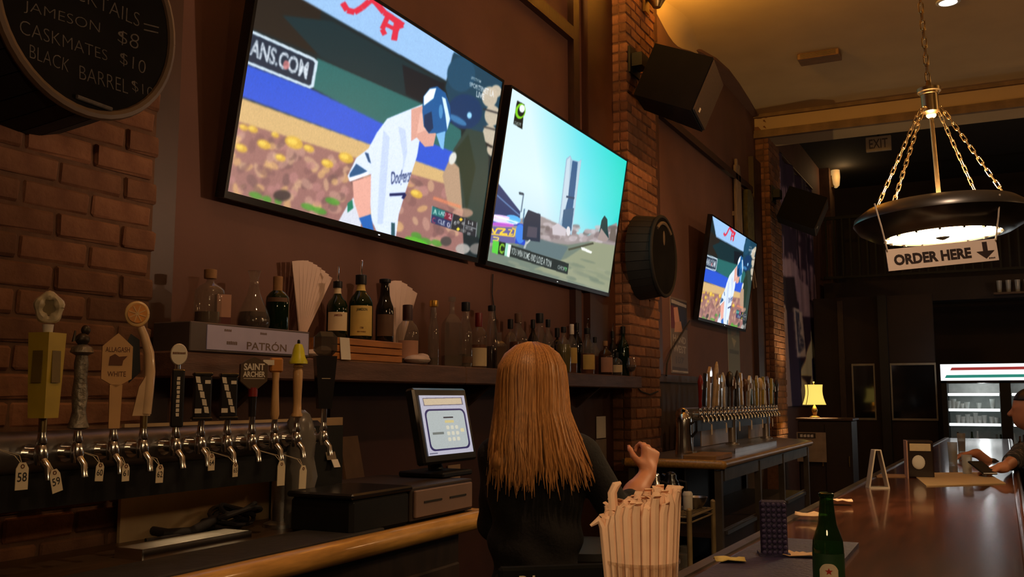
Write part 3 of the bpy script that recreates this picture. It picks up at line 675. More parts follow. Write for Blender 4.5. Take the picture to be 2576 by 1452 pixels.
# ================================================================ BOTTLES ON THE SHELF
g_clear=glassmat('clear glass',(.86,.84,.80),haze=.05); g_green=glassmat('dark green glass',(.05,.13,.05),haze=.10); g_amber=glassmat('amber glass',(.42,.20,.06),haze=.08); g_smoke=glassmat('dark smoky glass',(.10,.085,.075),haze=.1)
l_amb=mat('amber liquor',srgb((122,62,20)),.15,var=.1,coat=.3); l_dk=mat('dark liquor',srgb((44,20,10)),.15,coat=.3); l_clr=mat('pale liquor',srgb((92,76,62)),.15,coat=.3); l_yel=mat('yellow green liquor',srgb((112,104,24)),.15,coat=.3)
m_lab=mat('cream bottle label',srgb((214,196,160)),.7,var=.08); m_labd=mat('brown bottle label',srgb((92,66,48)),.7,var=.15); m_laby=mat('straw bottle label',srgb((206,178,100)),.7,var=.1); m_labr=mat('pinkish bottle label',srgb((176,132,112)),.7,var=.1)
m_cork=mat('cork stopper',srgb((150,112,74)),.8,var=.2,scale=40); m_gold=mat('gold cap',srgb((196,152,66)),.3,.8); m_capr=mat('red wax cap',srgb((110,24,20)),.4)
PROF={'round':[(.0,0),(.94,0),(1,.02),(1,.56),(.93,.63),(.66,.70),(.36,.76),(.30,.82),(.28,.97),(.33,.975),(.33,1),(.0,1)],
'whiskey':[(.0,0),(.94,0),(1,.02),(1,.50),(.97,.58),(.80,.66),(.52,.72),(.36,.77),(.31,.84),(.29,.97),(.34,.975),(.34,1),(.0,1)],
'slim':[(.0,0),(.95,0),(1,.02),(1,.50),(.92,.58),(.70,.66),(.55,.75),(.48,.9),(.48,.97),(.54,.975),(.54,1),(.0,1)],
'squat':[(.0,0),(.94,0),(1,.04),(1,.52),(.96,.62),(.70,.70),(.30,.76),(.24,.80),(.24,.97),(.28,.98),(.28,1),(.0,1)],
'decanter':[(.0,0),(.9,0),(1,.06),(1,.16),(.86,.30),(.60,.46),(.40,.60),(.28,.74),(.26,.86),(.36,.96),(.42,1),(.0,1)],
'taper':[(.0,0),(.94,0),(1,.03),(.98,.30),(.86,.48),(.64,.62),(.44,.72),(.38,.80),(.36,1),(.0,1)]}
def rad_at(pr,t):
    for (r0,z0),(r1,z1) in zip(pr[1:-1],pr[2:]):
        if z0<=t<=z1 and z1>z0: return r0+(r1-r0)*(t-z0)/(z1-z0)
    return pr[-2][0]
def bottle(p,h,r,label,kind='round',glass=None,cap=None,caph=.1,capr=1.25,lab=None,labz=(.12,.42),liq=None,fill=.5,spout=False,text=None,necklab=None,face=-48,sq=False,group='liquor bottles on the wall shelf',laba=58):
    t=thing('liquor_bottle',label,'bottle',p,0,group); pr=PROF[kind]; n=4 if sq else 18; k=1.28 if sq else 1.
    a=R(face); rot=rotm(0,0,R(45)+a) if sq else None
    b=MB(); b.lathe([(q*r*(k if q>.6 else 1),z*h) for q,z in pr],n,(0,0,0),rot); b.build('glass',glass or g_clear,t,not sq)
    if liq:
        z1=fill; L=[(0,.012*h)]+[(rad_at(pr,z)*r*.93*(k if rad_at(pr,z)>.6 else 1),z*h) for z in np.linspace(.013,z1,7)]+[(0,z1*h)]
        b=MB(); b.lathe(L,n,(0,0,0),rot); b.build('liquor',liq,t,not sq)
    nr=pr[-2][0]*r
    if cap: b=MB(); b.lathe([(nr*capr*.95,h*(1-caph)),(nr*capr,h*(1-caph)+.004),(nr*capr,h*1.003),(nr*capr*.8,h*1.01),(0,h*1.011)],14); b.build('cap',cap,t,True)
    if spout: b=MB(); b.tube([(0,0,h),(0,0,h+.02),(.004,-.004,h+.04),(.012,-.012,h+.06)],[.005,.004,.0035,.003],7); b.build('pour_spout',chrome,t,True)
    def patch(z0,z1,m,name,da,e=1.012):
        if sq and name=='label':
            w=r*.9*1.28*.98; d=r*1.28*.7071*1.01; b=MB(); b.box((0,-d-.0006,(z0+z1)/2*h),(w*1.7*.75,.0012,(z1-z0)*h),None); o=b.build(name,m,t); o.rotation_euler=(0,0,R(90)+a); return o
        zz=np.linspace(z0,z1,5); b=MB(); b.lathe([(rad_at(pr,z)*r*e+.0006,z*h) for z in zz],10,(0,0,0),None,a-R(da),a+R(da)); return b.build(name,m,t,True)
    if lab: lo=patch(labz[0],labz[1],lab,'label',laba)
    if necklab: patch(necklab[0],necklab[1],necklab[2],'neck_label',179)
    if text and lab and not sq:
        for (s_,zc,hh,aw,mm) in text:
            v,f=fit_text(s_,1,1,.015); ang=a+v[:,0]*R(aw); rr=rad_at(pr,zc)*r*1.02+.0012; b=MB(); b.add(np.c_[rr*np.cos(ang),rr*np.sin(ang),(zc+v[:,1]*hh)*h],f); b.build('lettering',mm,lo)
    return t
def bpos(px,X,z): p=atx(px,900,X); p[2]=z; return p
def sz(p,px): return px*mpp(p)
# riser light box with lettering
pa=atx(519,876,SX+.02); pb=atx(767,891,SX+.02); yw=pb[1]-pa[1]
t=thing('sign_box','long pale lit display box reading PATRON','display box',(SX-.08,(pa[1]+pb[1])/2,SH),WALL)
b=MB(); b.box((0,0,.047),(yw+.10,.16,.094),ch=.003); b.build('box_body',mat('grey brown box',srgb((84,72,70)),.5),t)
m_pface=mat('pale lilac sign face',srgb((170,158,170)),.4,var=.06,emit=srgb((150,140,165)),estr=.05); b=MB(); b.box((0.03,-.081,.048),(yw+.02,.003,.078)); h=b.build('sign_face',m_pface,t)
m_pl=mat('tan sign lettering',srgb((112,92,78)),.6)
lettering(h,'PATRÓN',.20,.032,m_pl,(.06,-.0832,.032)); marks(h,.034,.008,m_pl,(-.13,-.0832,.074),None,4); marks(h,.034,.008,m_pl,(.04,-.0832,.073),None,5); marks(h,.05,.012,m_pl,(-.11,-.0832,.034),None,6)
RZ=SH+.095; bx=SX-.07
def on(px,X,z,ytop,ybase,w,*a,**k):
    p=bpos(px,X,z); bottle(p,sz(p,ybase-ytop),sz(p,w)/2,*a,**k); return p
on(522,bx,RZ,668,806,76,'squat clear tequila bottle with a cork on the PATRON box','squat',g_clear,m_cork,.16,1.5,None,liq=l_clr,fill=.22)
p=bpos(556,SX-.03,RZ); t=thing('label_card','upright pale box with a dark red foot beside the squat tequila bottle','box',p,WALL-R(30)); b=MB(); b.box((0,0,.06),(.046,.03,.075)); b.build('upper_box',m_labr,t); b=MB(); b.box((0,0,.0115),(.046,.03,.023)); b.build('lower_box',mat('maroon card',srgb((86,34,38)),.6),t)
on(634,bx,RZ,670,816,82,'clear flared decanter bottle with a wide lip on the PATRON box','decanter',g_clear,None,liq=l_dk,fill=.28)
on(694,bx,RZ,684,820,58,'dark green bottle with a tall cork, right end of the PATRON box','squat',g_green,m_cork,.30,1.5,m_labd,(.52,.60),liq=l_dk,fill=.5)
# pleated fans
def fan(px,y0,y1,xl,xr,label,n):
    p=atx(px,y1,-2.40); s=mpp(p); h=(y1-y0)*s; t=thing('paper_fan',label,'fan',(p[0],p[1],SH if n<8 else p[2]),WALL)
    z0=0 if n>=8 else 0; hh=h if n>=8 else h+ (p[2]-SH); a0,a1=R(97),R(64) if n>=8 else R(70)
    m1=mat('pale pleated paper',srgb((214,190,178)),.75,var=.04); r0=.03; r1=hh
    for i in range(n):
        u0,u1=i/n,(i+1)/n; A0=a0+(a1-a0)*u0; A1=a0+(a1-a0)*u1; e=.0
        v=[(r*math.cos(A)*1.25,y+(-.006 if k%2 else .0),r*math.sin(A)) for y in (0,.0015) for k,(r,A) in enumerate(((r0,A0),(r0,A1),(r1*(1-.05*abs(u1-.4)),A1),(r1*(1-.05*abs(u0-.4)),A0)))]
        v=[(r*math.cos(A)*1.35,yy+d,r*math.sin(A)) for yy in (0,.0012) for (r,A,d) in ((r0,A0,.006),(r0,A1,.0),(r1*(1-.10*abs(u1-.35)),A1,.0),(r1*(1-.10*abs(u0-.35)),A0,.012))]
        b=MB(); b.add(v,[(0,1,2,3),(7,6,5,4),(0,4,5,1),(1,5,6,2),(2,6,7,3),(3,7,4,0)]); b.build('pleat',m1,t)
    b=MB(); b.sphere((0,0,.02),(.022,.01,.022)); b.build('fan_grip',m1,t,True)
    return t
fan(758,650,868,725,822,'large white pleated fan leaning behind the tap handles',9)
fan(998,702,868,985,1045,'smaller white pleated fan behind the middle bottles',5)
# crate and cards
ca=atx(893,905,SX); cb=atx(1012,912,SX)
t=thing('wooden_crate','small slatted wooden crate under the green whiskey bottles','crate',(SX-.10,(ca[1]-.12+cb[1])/2,SH),WALL); cw=cb[1]-ca[1]+.14
m_cr=mat('golden pine slat',srgb((176,112,52)),.5,var=.25,scale=7,stretch=(1,8,8))
for k in range(3):
    for y in (-.088,.088):
        b=MB(); b.box((0,y,.014+k*.029),(cw,.010,.026),ch=.002); b.build('slat',m_cr,t)
for x in (-cw/2+.006,cw/2-.006):
    b=MB(); b.box((x,0,.043),(.012,.166,.084)); b.build('end_board',m_cr,t)
b=MB(); b.box((0,0,.083),(cw-.026,.165,.006)); b.build('top_board',m_cr,t)
KZ=SH+.087
b=MB(); b.box((0,0,0),(.06,.002,.085)); o=b.build('price_card',paper); q=atx(875,903,SX+.012); o.location=(SX-.001,q[1],SH+.043); o.rotation_euler=(R(-6),0,WALL); tag(o,'blank white card leaning on the left end of the crate','card')
p=atx(790,880,SX-.04); t=thing('folded_cloth','crumpled white bar cloth at the foot of the large fan','cloth',(p[0],p[1],SH)); b=MB(); b.sphere((0,0,.018),(.04,.05,.018),14,8); b.sphere((.02,.03,.03),(.03,.035,.014),12,7,rotm(.5,.2,.4)); b.build('folds',mat('white cotton cloth',srgb((196,176,164)),.9,bump=.5,bscale=30),t,True)
p=atx(1055,905,SX-.04); t=thing('folded_cloth','white folded cloth lying on the shelf beside the crate','cloth',(p[0]-.01,p[1],SH)); b=MB(); b.sphere((0,0,.022),(.05,.075,.022),16,8); b.sphere((-.01,.03,.026),(.045,.06,.016),14,7,rotm(.4,.0,.3)); b.build('folds',MATS['white cotton cloth'],t,True)
TX_=[('JAMESON',.46,.055,46,mat('green print',srgb((44,62,40)),.6)),('IRISH WHISKEY',.37,.022,34,m_brn),('✦',.28,.07,9,m_brn)]
on(846,-2.34,KZ,716,862,54,'green whiskey bottle with a white neck band, left on the crate','whiskey',g_green,black_pl,.11,1.3,m_lab,(.14,.46),liq=l_dk,fill=.5,spout=True,text=[('JAMESON',.40,.05,42,m_capr)],necklab=(.79,.89,m_lab))
on(905,-2.29,KZ,702,866,62,'green whiskey bottle with a big cream JAMESON label on the crate','whiskey',g_green,black_pl,.14,1.35,m_laby,(.06,.52),liq=l_amb,fill=.52,spout=True,text=[('JAMESON',.455,.055,50,MATS['green print']),('1780',.18,.03,16,m_brn),('IRISH WHISKEY',.12,.022,40,m_brn)],necklab=(.76,.86,m_laby))
on(966,-2.31,KZ,708,868,46,'slim dark bottle with brown bands, right on the crate','slim',g_smoke,black_pl,.05,1.2,m_labd,(.10,.44),liq=l_dk,fill=.5)
LB=[ # px, X, top, base, width, label, args
(1024,-2.33,750,900,58,'clear round bottle with a striped dark cap beside the crate',dict(kind='whiskey',cap=mat('maroon cap',srgb((58,30,28)),.5),caph=.26,capr=1.3,lab=m_labr,labz=(.10,.40),liq=l_clr,fill=.30)),
(1090,-2.30,750,914,28,'slim clear bottle with a gold ball stopper',dict(kind='slim',cap=m_gold,caph=.09,capr=1.5,liq=l_clr,fill=.12)),
(1136,-2.30,742,917,50,'tall square clear bottle with slanted silver lines',dict(kind='round',sq=True,cap=g_clear,caph=.06,liq=l_clr,fill=.16)),
(1171,-2.27,758,921,34,'clear bottle with a short black cap left of the red-capped bottle',dict(kind='slim',cap=black_pl,caph=.13,capr=1.2,liq=l_clr,fill=.2,lab=m_labd,labz=(.06,.16))),
(1204,-2.27,780,918,42,'short bottle with a red wax cap and large cream label',dict(kind='squat',cap=m_capr,caph=.25,capr=1.6,lab=m_lab,labz=(.03,.36),liq=l_amb,fill=.42)),
(1237,-2.33,758,918,44,'clear bottle with a dark flat cap and long sloping neck',dict(kind='taper',cap=black_pl,caph=.08,liq=l_dk,fill=.36)),
(1258,-2.26,826,918,34,'straight ribbed bottle with a dark printed front near the bartender',dict(kind='round',sq=True,lab=m_labd,labz=(.06,.6),liq=l_dk,fill=.5)),
(1284,-2.40,795,925,30,'dark capped square bottle behind the bartender\'s head',dict(kind='squat',sq=True,cap=black_pl,caph=.18,capr=1.7,liq=l_amb,fill=.4)),
(1304,-2.30,782,925,46,'round clear bottle with a brown cap above the bartender\'s head',dict(kind='whiskey',cap=m_labd,caph=.16,lab=m_lab,labz=(.14,.4),liq=l_amb,fill=.5)),
(1341,-2.40,796,928,28,'dark bottle with a black cap just above the bartender\'s hair',dict(kind='round',glass=g_smoke,cap=black_pl,caph=.16,liq=l_dk,fill=.5)),
(1358,-2.30,782,928,44,'tall clear bottle with a black cap over the bartender\'s crown',dict(kind='taper',cap=black_pl,caph=.16,lab=m_lab,labz=(.1,.36),liq=l_amb,fill=.45)),
(1379,-2.31,798,930,30,'narrow bottle with a dark cap and pinkish label over the bartender',dict(kind='round',cap=black_pl,caph=.14,lab=m_labr,labz=(.12,.46),liq=l_dk,fill=.5)),
(1402,-2.40,818,932,26,'square dark bottle half behind the green liqueur bottle',dict(kind='squat',sq=True,glass=g_smoke,cap=black_pl,caph=.2,capr=1.7)),
(1418,-2.29,820,935,38,'clear bottle of yellow-green liqueur right of the bartender',dict(kind='squat',cap=black_pl,caph=.12,liq=l_yel,fill=.62)),
(1439,-2.27,814,936,26,'bottle with a tall white cap and straw label',dict(kind='round',cap=m_wht,caph=.2,capr=1.3,lab=m_laby,labz=(.2,.52),liq=l_amb,fill=.5)),
(1452,-2.37,806,935,28,'dark bottle standing behind the white-capped bottle',dict(kind='round',glass=g_smoke,cap=black_pl,caph=.14,liq=l_dk,fill=.5)),
(1478,-2.29,822,937,36,'bottle with a chrome pour spout and oval cream label',dict(kind='whiskey',cap=black_pl,caph=.12,lab=m_laby,labz=(.1,.42),liq=l_amb,fill=.45,spout=True)),
(1497,-2.39,842,938,28,'short dark-capped bottle behind the pour-spout bottle',dict(kind='squat',cap=black_pl,caph=.14,liq=l_amb,fill=.5)),
(1523,-2.28,854,939,36,'broad brown bottle with a square pinkish label',dict(kind='squat',glass=g_amber,cap=m_cork,caph=.14,lab=m_labr,labz=(.08,.52),liq=l_dk,fill=.55)),
(1542,-2.40,826,939,22,'slim dark bottle with a pour spout near the shelf end',dict(kind='round',glass=g_smoke,cap=black_pl,caph=.14,spout=True,liq=l_dk,fill=.5)),
(1551,-2.28,882,940,28,'small bottle with a dark top and white label near the pillar',dict(kind='squat',cap=black_pl,caph=.2,lab=m_lab,labz=(.14,.46),liq=l_dk,fill=.5)),
(1568,-2.36,814,940,30,'tall dark green bottle nearest the brick pillar',dict(kind='round',glass=g_green,cap=black_pl,caph=.14,liq=l_dk,fill=.5))]
for px,X,yt,yb,w,l,k in LB: on(px,X,SH+.0005,yt,yb,w,l,**k)
p=bpos(1588,-2.29,SH); t=thing('snifter_glass','stemmed glass with dark drink at the right end of the shelf','glass',p); s=mpp(p); b=MB(); b.lathe([(0,0),(.026,0),(.026,.003),(.005,.008),(.005,.03),(.026,.045),(.034,.075),(.028,.11),(.024,.135)],16,caps=False); b.build('bowl',g_clear,t,True); b=MB(); b.lathe([(0,.034),(.022,.045),(.031,.068),(0,.07)],16); b.build('drink',l_dk,t,True)
# ================================================================ POS STATION
t=thing('cash_drawer','wide brown cash drawer with two slots on the near counter','cash drawer',(-1.95,2.935,CT+.0005),WALL)
b=MB(); b.box((0,0,.062),(.42,.40,.112),ch=.004); b.build('drawer_case',mat('dark brown metal',srgb((44,32,27)),.5),t)
b=MB(); b.box((0,-.205,.062),(.385,.012,.090),ch=.003); h=b.build('drawer_front',mat('taupe drawer front',srgb((126,102,90)),.5,var=.05),t)
for x in (-.085,.085): b=MB(); b.box((x,-.212,.066),(.115,.004,.006)); b.build('slot',ink,h)
for x in (-.18,.18):
    for y in (-.17,.17): b=MB(); b.cyl((x,y,0),(x,y,.008),.014); b.build('foot',rubber,t)
bl_=atx(1078,1148,-1.86); br_=atx(1191,1137,-1.86); tl_=aty(1053,995,bl_[1]); w_=br_[1]-bl_[1]; dX=tl_[0]-bl_[0]; dz=tl_[2]-bl_[2]; h_=math.hypot(dX,dz); a_=math.atan2(dX,dz)
HM=homog([(1053,995),(1166,994),(1191,1137),(1078,1148)])
pic=Pic(150,190,(206,204,222),HM)
pic.poly([(1062,1002),(1160,999),(1164,1018),(1066,1022)],(120,112,130)).poly([(1064,1004),(1158,1001),(1161,1016),(1068,1020)],(226,204,170))
def rrect(x0,y0,x1,y1,r): 
    o=[]
    for cx,cy,a in ((x1-r,y0+r,-90),(x1-r,y1-r,0),(x0+r,y1-r,90),(x0+r,y0+r,180)):
        for k in range(6): t_=R(a+k*18); o.append((cx+r*math.cos(t_),cy+r*math.sin(t_)))
    return np.array(o)
def rr_raw(x0,y0,x1,y1,r,col): pic.poly(rrect(x0,y0,x1,y1,r),col,raw=True)
rr_raw(.06,.235,.95,.93,.10,(34,34,92)); rr_raw(.095,.262,.915,.90,.085,(196,206,206))
pic.poly(rrect(.44,.37,.66,.392,.008),(24,24,40),raw=True)
for r_ in range(3):
    for c_ in range(3): pic.poly(rrect(.47+c_*.10,.52+r_*.10,.535+c_*.10,.585+r_*.10,.02),(236,232,210),raw=True)
pic.poly(rrect(.46,.43,.66,.475,.01),(232,214,150),raw=True); pic.poly(rrect(.16,.62,.40,.66,.005),(120,128,124),raw=True); pic.poly(rrect(.78,.58,.86,.64,.01),(240,226,180),raw=True)
pic.poly(rrect(.03,.955,.2,.975,.004),(110,112,140),raw=True); pic.noise(.02,3)
t=thing('pos_monitor','touch screen register monitor showing a pale keypad screen','monitor',(bl_[0],(bl_[1]+br_[1])/2,CT+.12),WALL)
zb=bl_[2]-(CT+.12); Mt=rotm(a_,0,0)
Mt=rotm(math.atan2(-dX,dz)*-1,0,0)
def tl(mb): 
    mb.v=[v@Mt.T+np.array([0,0,zb]) for v in mb.v]; return mb
b=MB(); b.box((0,.022,h_/2),(w_+.055,.040,h_+.06),ch=.008); tl(b).build('housing',black_gl,t)
o=pic_panel('screen',pic,w_,h_,attrmat('register screen',.75),t,(0,0,0)); o.location=(0,0,zb); o.rotation_euler=(math.atan2(-dX,dz)*-1,0,0)
for v in o.data.vertices: v.co.z+=h_/2; v.co.y-=.0008
b=MB(); b.tube([(0,.045,zb+.06),(0,.08,.06),(0,.07,.02)],[.03,.026,.03],10); b.build('stand_neck',black_pl,t,True); b=MB(); b.box((0,.07,.010),(.22,.20,.02),ch=.005); b.build('stand_base',black_pl,t)
marks(t,.026,.004,white_pl,(.02,-.001,zb-.018),None,5)
# receipt printer / older register in the dark left of it
t=thing('receipt_printer','black receipt printer with a paper slip left of the register monitor','printer',(-2.17,2.70,CT+.0005),WALL-R(8))
b=MB(); b.prism([(-.10,0),(.09,0),(.09,.22),(.04,.30),(-.10,.32)],-.08,.08,rotm(0,0,R(90))); b.build('printer_body',black_pl,t)
b=MB(); b.box((0,-.02,.305),(.12,.08,.03),rotm(R(30),0,0),ch=.005); b.build('printer_lid',black_gl,t)
b=MB(); b.box((.02,-.095,.24),(.045,.002,.08),rotm(R(-20),0,0)); b.build('paper_slip',mat('grey receipt paper',srgb((120,108,92)),.8),t); b=MB(); b.box((.03,-.118,.19),(.03,.002,.03),rotm(R(-30),0,0)); b.build('paper_end',paper,t)
b=MB(); b.box((.13,.06,.135),(.14,.012,.26),rotm(R(-12),0,R(6))); tag(b.build('clipboard',mat('brown card board',srgb((96,72,50)),.7,var=.15)),'brown card leaning behind the receipt printer','board'); bpy.data.objects['clipboard'].location=(-2.22,3.00,CT+.0); bpy.data.objects['clipboard'].rotation_euler=(0,0,WALL)
t=thing('storage_box','low black lidded box standing left of the cash drawer','box',(-1.865,2.555,CT+.001),WALL); b=MB(); b.box((0,0,.055),(.32,.24,.11),ch=.012); b.build('box_body',black_pl,t); b=MB(); b.box((0,0,.118),(.335,.255,.018),ch=.006); b.build('box_lid',black_gl,t)
t=thing('wrapped_dispenser','tall cloudy plastic bag draped over a dispenser beside the last tap','bag',(-2.05,2.52,CT+.001)); b=MB(); pr=[(.045,0),(.052,.03),(.044,.09),(.053,.16),(.044,.22),(.050,.28),(.046,.33),(.030,.36),(.012,.375),(0,.376)]; b.lathe(pr,18); m_bag=glassmat('cloudy plastic',(.34,.31,.28),haze=.4,rough=.25); me=b.build('bag',m_bag,t,True); r_=np.random.default_rng(3)
for v in me.data.vertices: v.co.x*=1+r_.normal(0,.12); v.co.y*=1+r_.normal(0,.12)
b=MB(); b.cyl((0,0,0.001),(0,0,.26),.025,.02); b.build('dispenser',black_pl,t)
# hose and cables under the taps
hp=[atz(355,1330,CT+.02),atz(420,1342,CT+.02),atz(480,1338,CT+.02),atz(520,1318,CT+.035),atz(550,1300,CT+.05)]
t=thing('beer_hose','bent black hose with an upright plug below the taps','hose',(hp[0][0],hp[0][1],CT)); o_=np.array([hp[0][0],hp[0][1],CT])
b=MB(); b.tube([p-o_ for p in hp],[.013,.014,.014,.016,.012],10); b.build('hose',rubber,t,True); b=MB(); b.box((0,0,.052),(.035,.045,.10),ch=.008); b.build('plug',rubber,t)
t=thing('cable_heap','dark heap of coiled cables behind the rubber mat','cables',(-2.19,2.36,CT)); 
for k in range(7):
    b=MB(); n=22; r0=.05+.012*(k%3); b.tube([(.8*r0*math.cos(2*PI*i/n+k)+.01*k-.03,1.3*r0*math.sin(2*PI*i/n+k),.010+.010*k+.012*math.sin(4*PI*i/n+k)) for i in range(n)],.007,7); b.build('cable_loop',rubber,t,True)
b=MB(); b.tube([(0,-.06,.02),(.02,-.20,.012),(.0,-.34,.012)],.006,7); b.build('loose_end',rubber,t,True)
# papers and switch under the shelf
def wallcard(name,px,y0,y1,w,m,label,cat,X=WX+.026,h=None):
    p=atx(px,(y0+y1)/2,X); s=mpp(p); b=MB(); b.box((0,0,0),(w,.004,(y1-y0)*s)); o=b.build(name,m,loc=p); o.rotation_euler=(0,0,WALL); return tag(o,label,cat)
wallcard('notice_sheet',1512,1048,1102,.17,paper,'small white notice pinned below the shelf right of the bartender','notice')
wallcard('wall_panel',1512,1106,1190,.20,mat('grey wall plate',srgb((122,108,96)),.6),'plain grey plate under the small white notice','panel')
wallcard('notice_sheet',1142,1170,1212,.12,mat('tan sheet',srgb((150,124,100)),.8),'tan sheet on the wall behind the register monitor','notice',X=WX+.03)
# ================================================================ TELEVISIONS
C2=lambda *pts:[(550+.4684*x,.4684*y) for x,y in pts]
def game_pic(w,h):
    P_=Pic(w,h,(18,34,38),homog([(664,-168),(1264,206),(1199,646),(571,482)]))
    P_.poly([(600,-300),(751,0),(1121,204),(1138,136),(1300,200),(1264,-100)],(150,190,232))
    P_.poly(C2((150,-200),(430,0),(540,60),(520,300),(170,160),(100,0)),(34,30,26)).poly(C2((330,90),(600,120),(1200,440),(1100,560),(540,315)),(16,44,50))
    P_.poly(C2((520,318),(1090,560),(1300,700),(1300,860),(830,655),(500,480)),(38,100,98)).poly(C2((980,350),(1210,450),(1190,600),(1000,510)),(14,24,32))
    P_.poly(C2((100,340),(500,488),(860,660),(1320,840),(1300,960),(1060,890),(800,775),(100,520)),(42,84,204))
    P_.poly(C2((90,525),(800,775),(1330,960),(1330,1080),(60,690)),(206,172,118))
    P_.poly(C2((40,640),(770,860),(1300,1010),(1320,1420),(30,1060)),(150,106,100))
    r=np.random.default_rng(5)
    for i in range(330):
        x=r.uniform(40,1300); y=r.uniform(690,1300); 
        if y<690+(x-40)*.27 or y>1020+(x-40)*.25: continue
        c=[(190,146,130),(126,88,86),(204,164,130),(112,82,80),(176,124,120),(214,170,112)][r.integers(6)]; q=C2((x,y))[0]
        P_.ell(q,r.uniform(8,20),r.uniform(6,13),c,.65,r.uniform(0,3))
    for x,y,s in ((130,690,30),(240,780,45),(180,700,34),(400,770,60),(120,800,40),(580,880,40),(680,850,50),(330,850,34),(480,800,36),(1060,1040,40),(300,730,26)): 
        q=C2((x,y))[0]; P_.ell(q,s*.4,s*.24,(218,176,62),.85,.4); P_.ell((q[0]-4,q[1]-3),s*.22,s*.12,(236,206,92),.8,.3)
    for x,y in ((200,1050),(260,1070),(480,1110),(540,1130),(610,1080),(1060,1260),(1110,1290),(1170,1300),(320,1080)): P_.ell(C2((x,y))[0],r.uniform(9,20),8,(70,150,48),.8,.3)
    P_.ell(C2((340,1050))[0],22,14,(60,50,50),.9).ell(C2((1060,1290))[0],30,8,(80,190,40),.8,.3).ell(C2((1220,1290))[0],14,12,(70,66,64),.9).ell(C2((1310,1330))[0],18,13,(170,166,160),.9).ell(C2((1390,1330))[0],20,14,(120,116,112),.9)
    # dugout figures at the right
    P_.poly(C2((1260,280),(1360,330),(1530,430),(1500,760),(1420,760),(1250,620),(1215,470)),(24,62,82)).ell(C2((1300,400))[0],36,44,(28,72,98)).ell(C2((1320,600))[0],44,44,(18,52,92)).ell(C2((1345,620))[0],6,8,(150,210,246)).ell(C2((1280,645))[0],26,8,(70,140,196),.7,.5)
    for x,y,a,b_ in ((1455,520,20,26),(1470,620,20,26),(1455,720,18,24),(1470,800,14,18),(1490,490,14,16)): P_.ell(C2((x,y))[0],a,b_,(196,182,160),.95)
    P_.line(C2((1420,585),(1510,610)),4,(40,40,44)).line(C2((1420,680),(1500,700)),4,(60,60,60)).line(C2((1410,760),(1470,790)),5,(30,30,30))
    P_.poly(C2((1330,690),(1420,710),(1450,850),(1430,1330),(1320,1150),(1280,960),(1230,930),(1260,800)),(44,62,56)).poly(C2((1260,820),(1340,720),(1380,900),(1330,1140),(1300,940)),(36,52,40)).poly(C2((1240,850),(1290,900),(1310,1140),(1230,1100),(1200,940)),(176,146,120)).ell(C2((1255,850))[0],9,16,(214,214,206),1,.3).ell(C2((1310,1140))[0],26,12,(196,150,128),.7)
    P_.line(C2((1150,1060),(1300,1110)),8,(226,130,92),.7)
    P_.blur(3)
    # batter
    P_.poly(C2((640,1190),(690,1100),(720,1060),(770,1130),(760,1230),(830,1240)),(210,214,226)).poly(C2((690,1090),(715,1070),(722,1115),(690,1140)),(30,120,90))
    P_.poly(C2((1095,560),(1000,598),(900,640),(845,715),(800,800),(735,850),(690,945),(700,975),(815,935),(812,1090),(820,1180),(850,1245),(950,1275),(965,1150),(1010,1000),(1062,840),(1078,742),(1035,640)),(214,226,246))
    for a in (((880,700),(860,960),(850,1200),(880,1200),(900,960),(915,740)),((960,680),(990,860),(970,980),(1010,820),(1000,700))): P_.poly(C2(*a),(176,194,228),.6)
    P_.poly(C2((700,935),(735,880),(795,920),(700,965)),(34,84,128)).poly(C2((780,820),(800,825),(815,880),(800,870)),(34,74,118)).poly(C2((695,955),(795,925),(800,938),(705,975)),(240,240,246))
    P_.poly(C2((716,975),(815,945),(812,1150),(755,1172),(725,1080)),(226,166,150)).poly(C2((752,1168),(815,1148),(832,1235),(775,1220)),(34,96,176))
    P_.poly(C2((1030,590),(1090,570),(1110,650),(1165,720),(1150,785),(1105,790),(1060,740),(1030,760)),(214,158,142)).poly(C2((1080,600),(1110,640),(1110,700),(1060,720)),(240,196,180),.5)
    P_.poly(C2((1095,520),(1130,475),(1170,465),(1215,500),(1240,570),(1245,650),(1215,720),(1205,805),(1190,795),(1165,715),(1125,718),(1098,680),(1090,600)),(22,86,146)).poly(C2((1098,520),(1130,480),(1165,475),(1150,530),(1098,570)),(236,246,252)).poly(C2((1195,520),(1215,530),(1240,640),(1225,700),(1215,620)),(206,232,250)).poly(C2((1100,620),(1140,600),(1150,690),(1125,715),(1100,680)),(14,46,82)).poly(C2((1165,720),(1215,705),(1205,805),(1190,795)),(120,180,226)).ell(C2((1190,600))[0],5,18,(90,160,214),.7)
    P_.text('Dodgers',C2((918,925),(1040,900),(1015,1000),(925,1010)),(22,40,92),.02,shear=.25); P_.poly(C2((1000,850),(1110,800),(1120,960),(1018,1000)),(0,0,0),0.); P_.line(C2((915,1045),(1000,1040),(985,1065)),7,(16,28,80))
    P_.poly(C2((1035,860),(1075,745),(1085,800),(1060,900),(1020,1010)),(150,112,110),.0); P_.poly(C2((925,1190),(945,1195),(945,1270),(925,1265)),(40,80,90))
    # stadium sign
    P_.poly([(600,66),(628,80),(785,148),(796,158),(786,222),(776,226),(600,158)],(196,214,226)).poly([(600,76),(628,88),(784,156),(788,162),(779,215),(774,218),(600,150)],(26,42,60)).text('ANS.COM',[(630,100),(774,160),(768,204),(622,142)],(206,216,226),.03); P_.ell((716,167),8,12,(200,120,120),.8)
    # red sponsor letters
    def stroke(p,w): P_.line(C2(*p),w,(214,44,66))
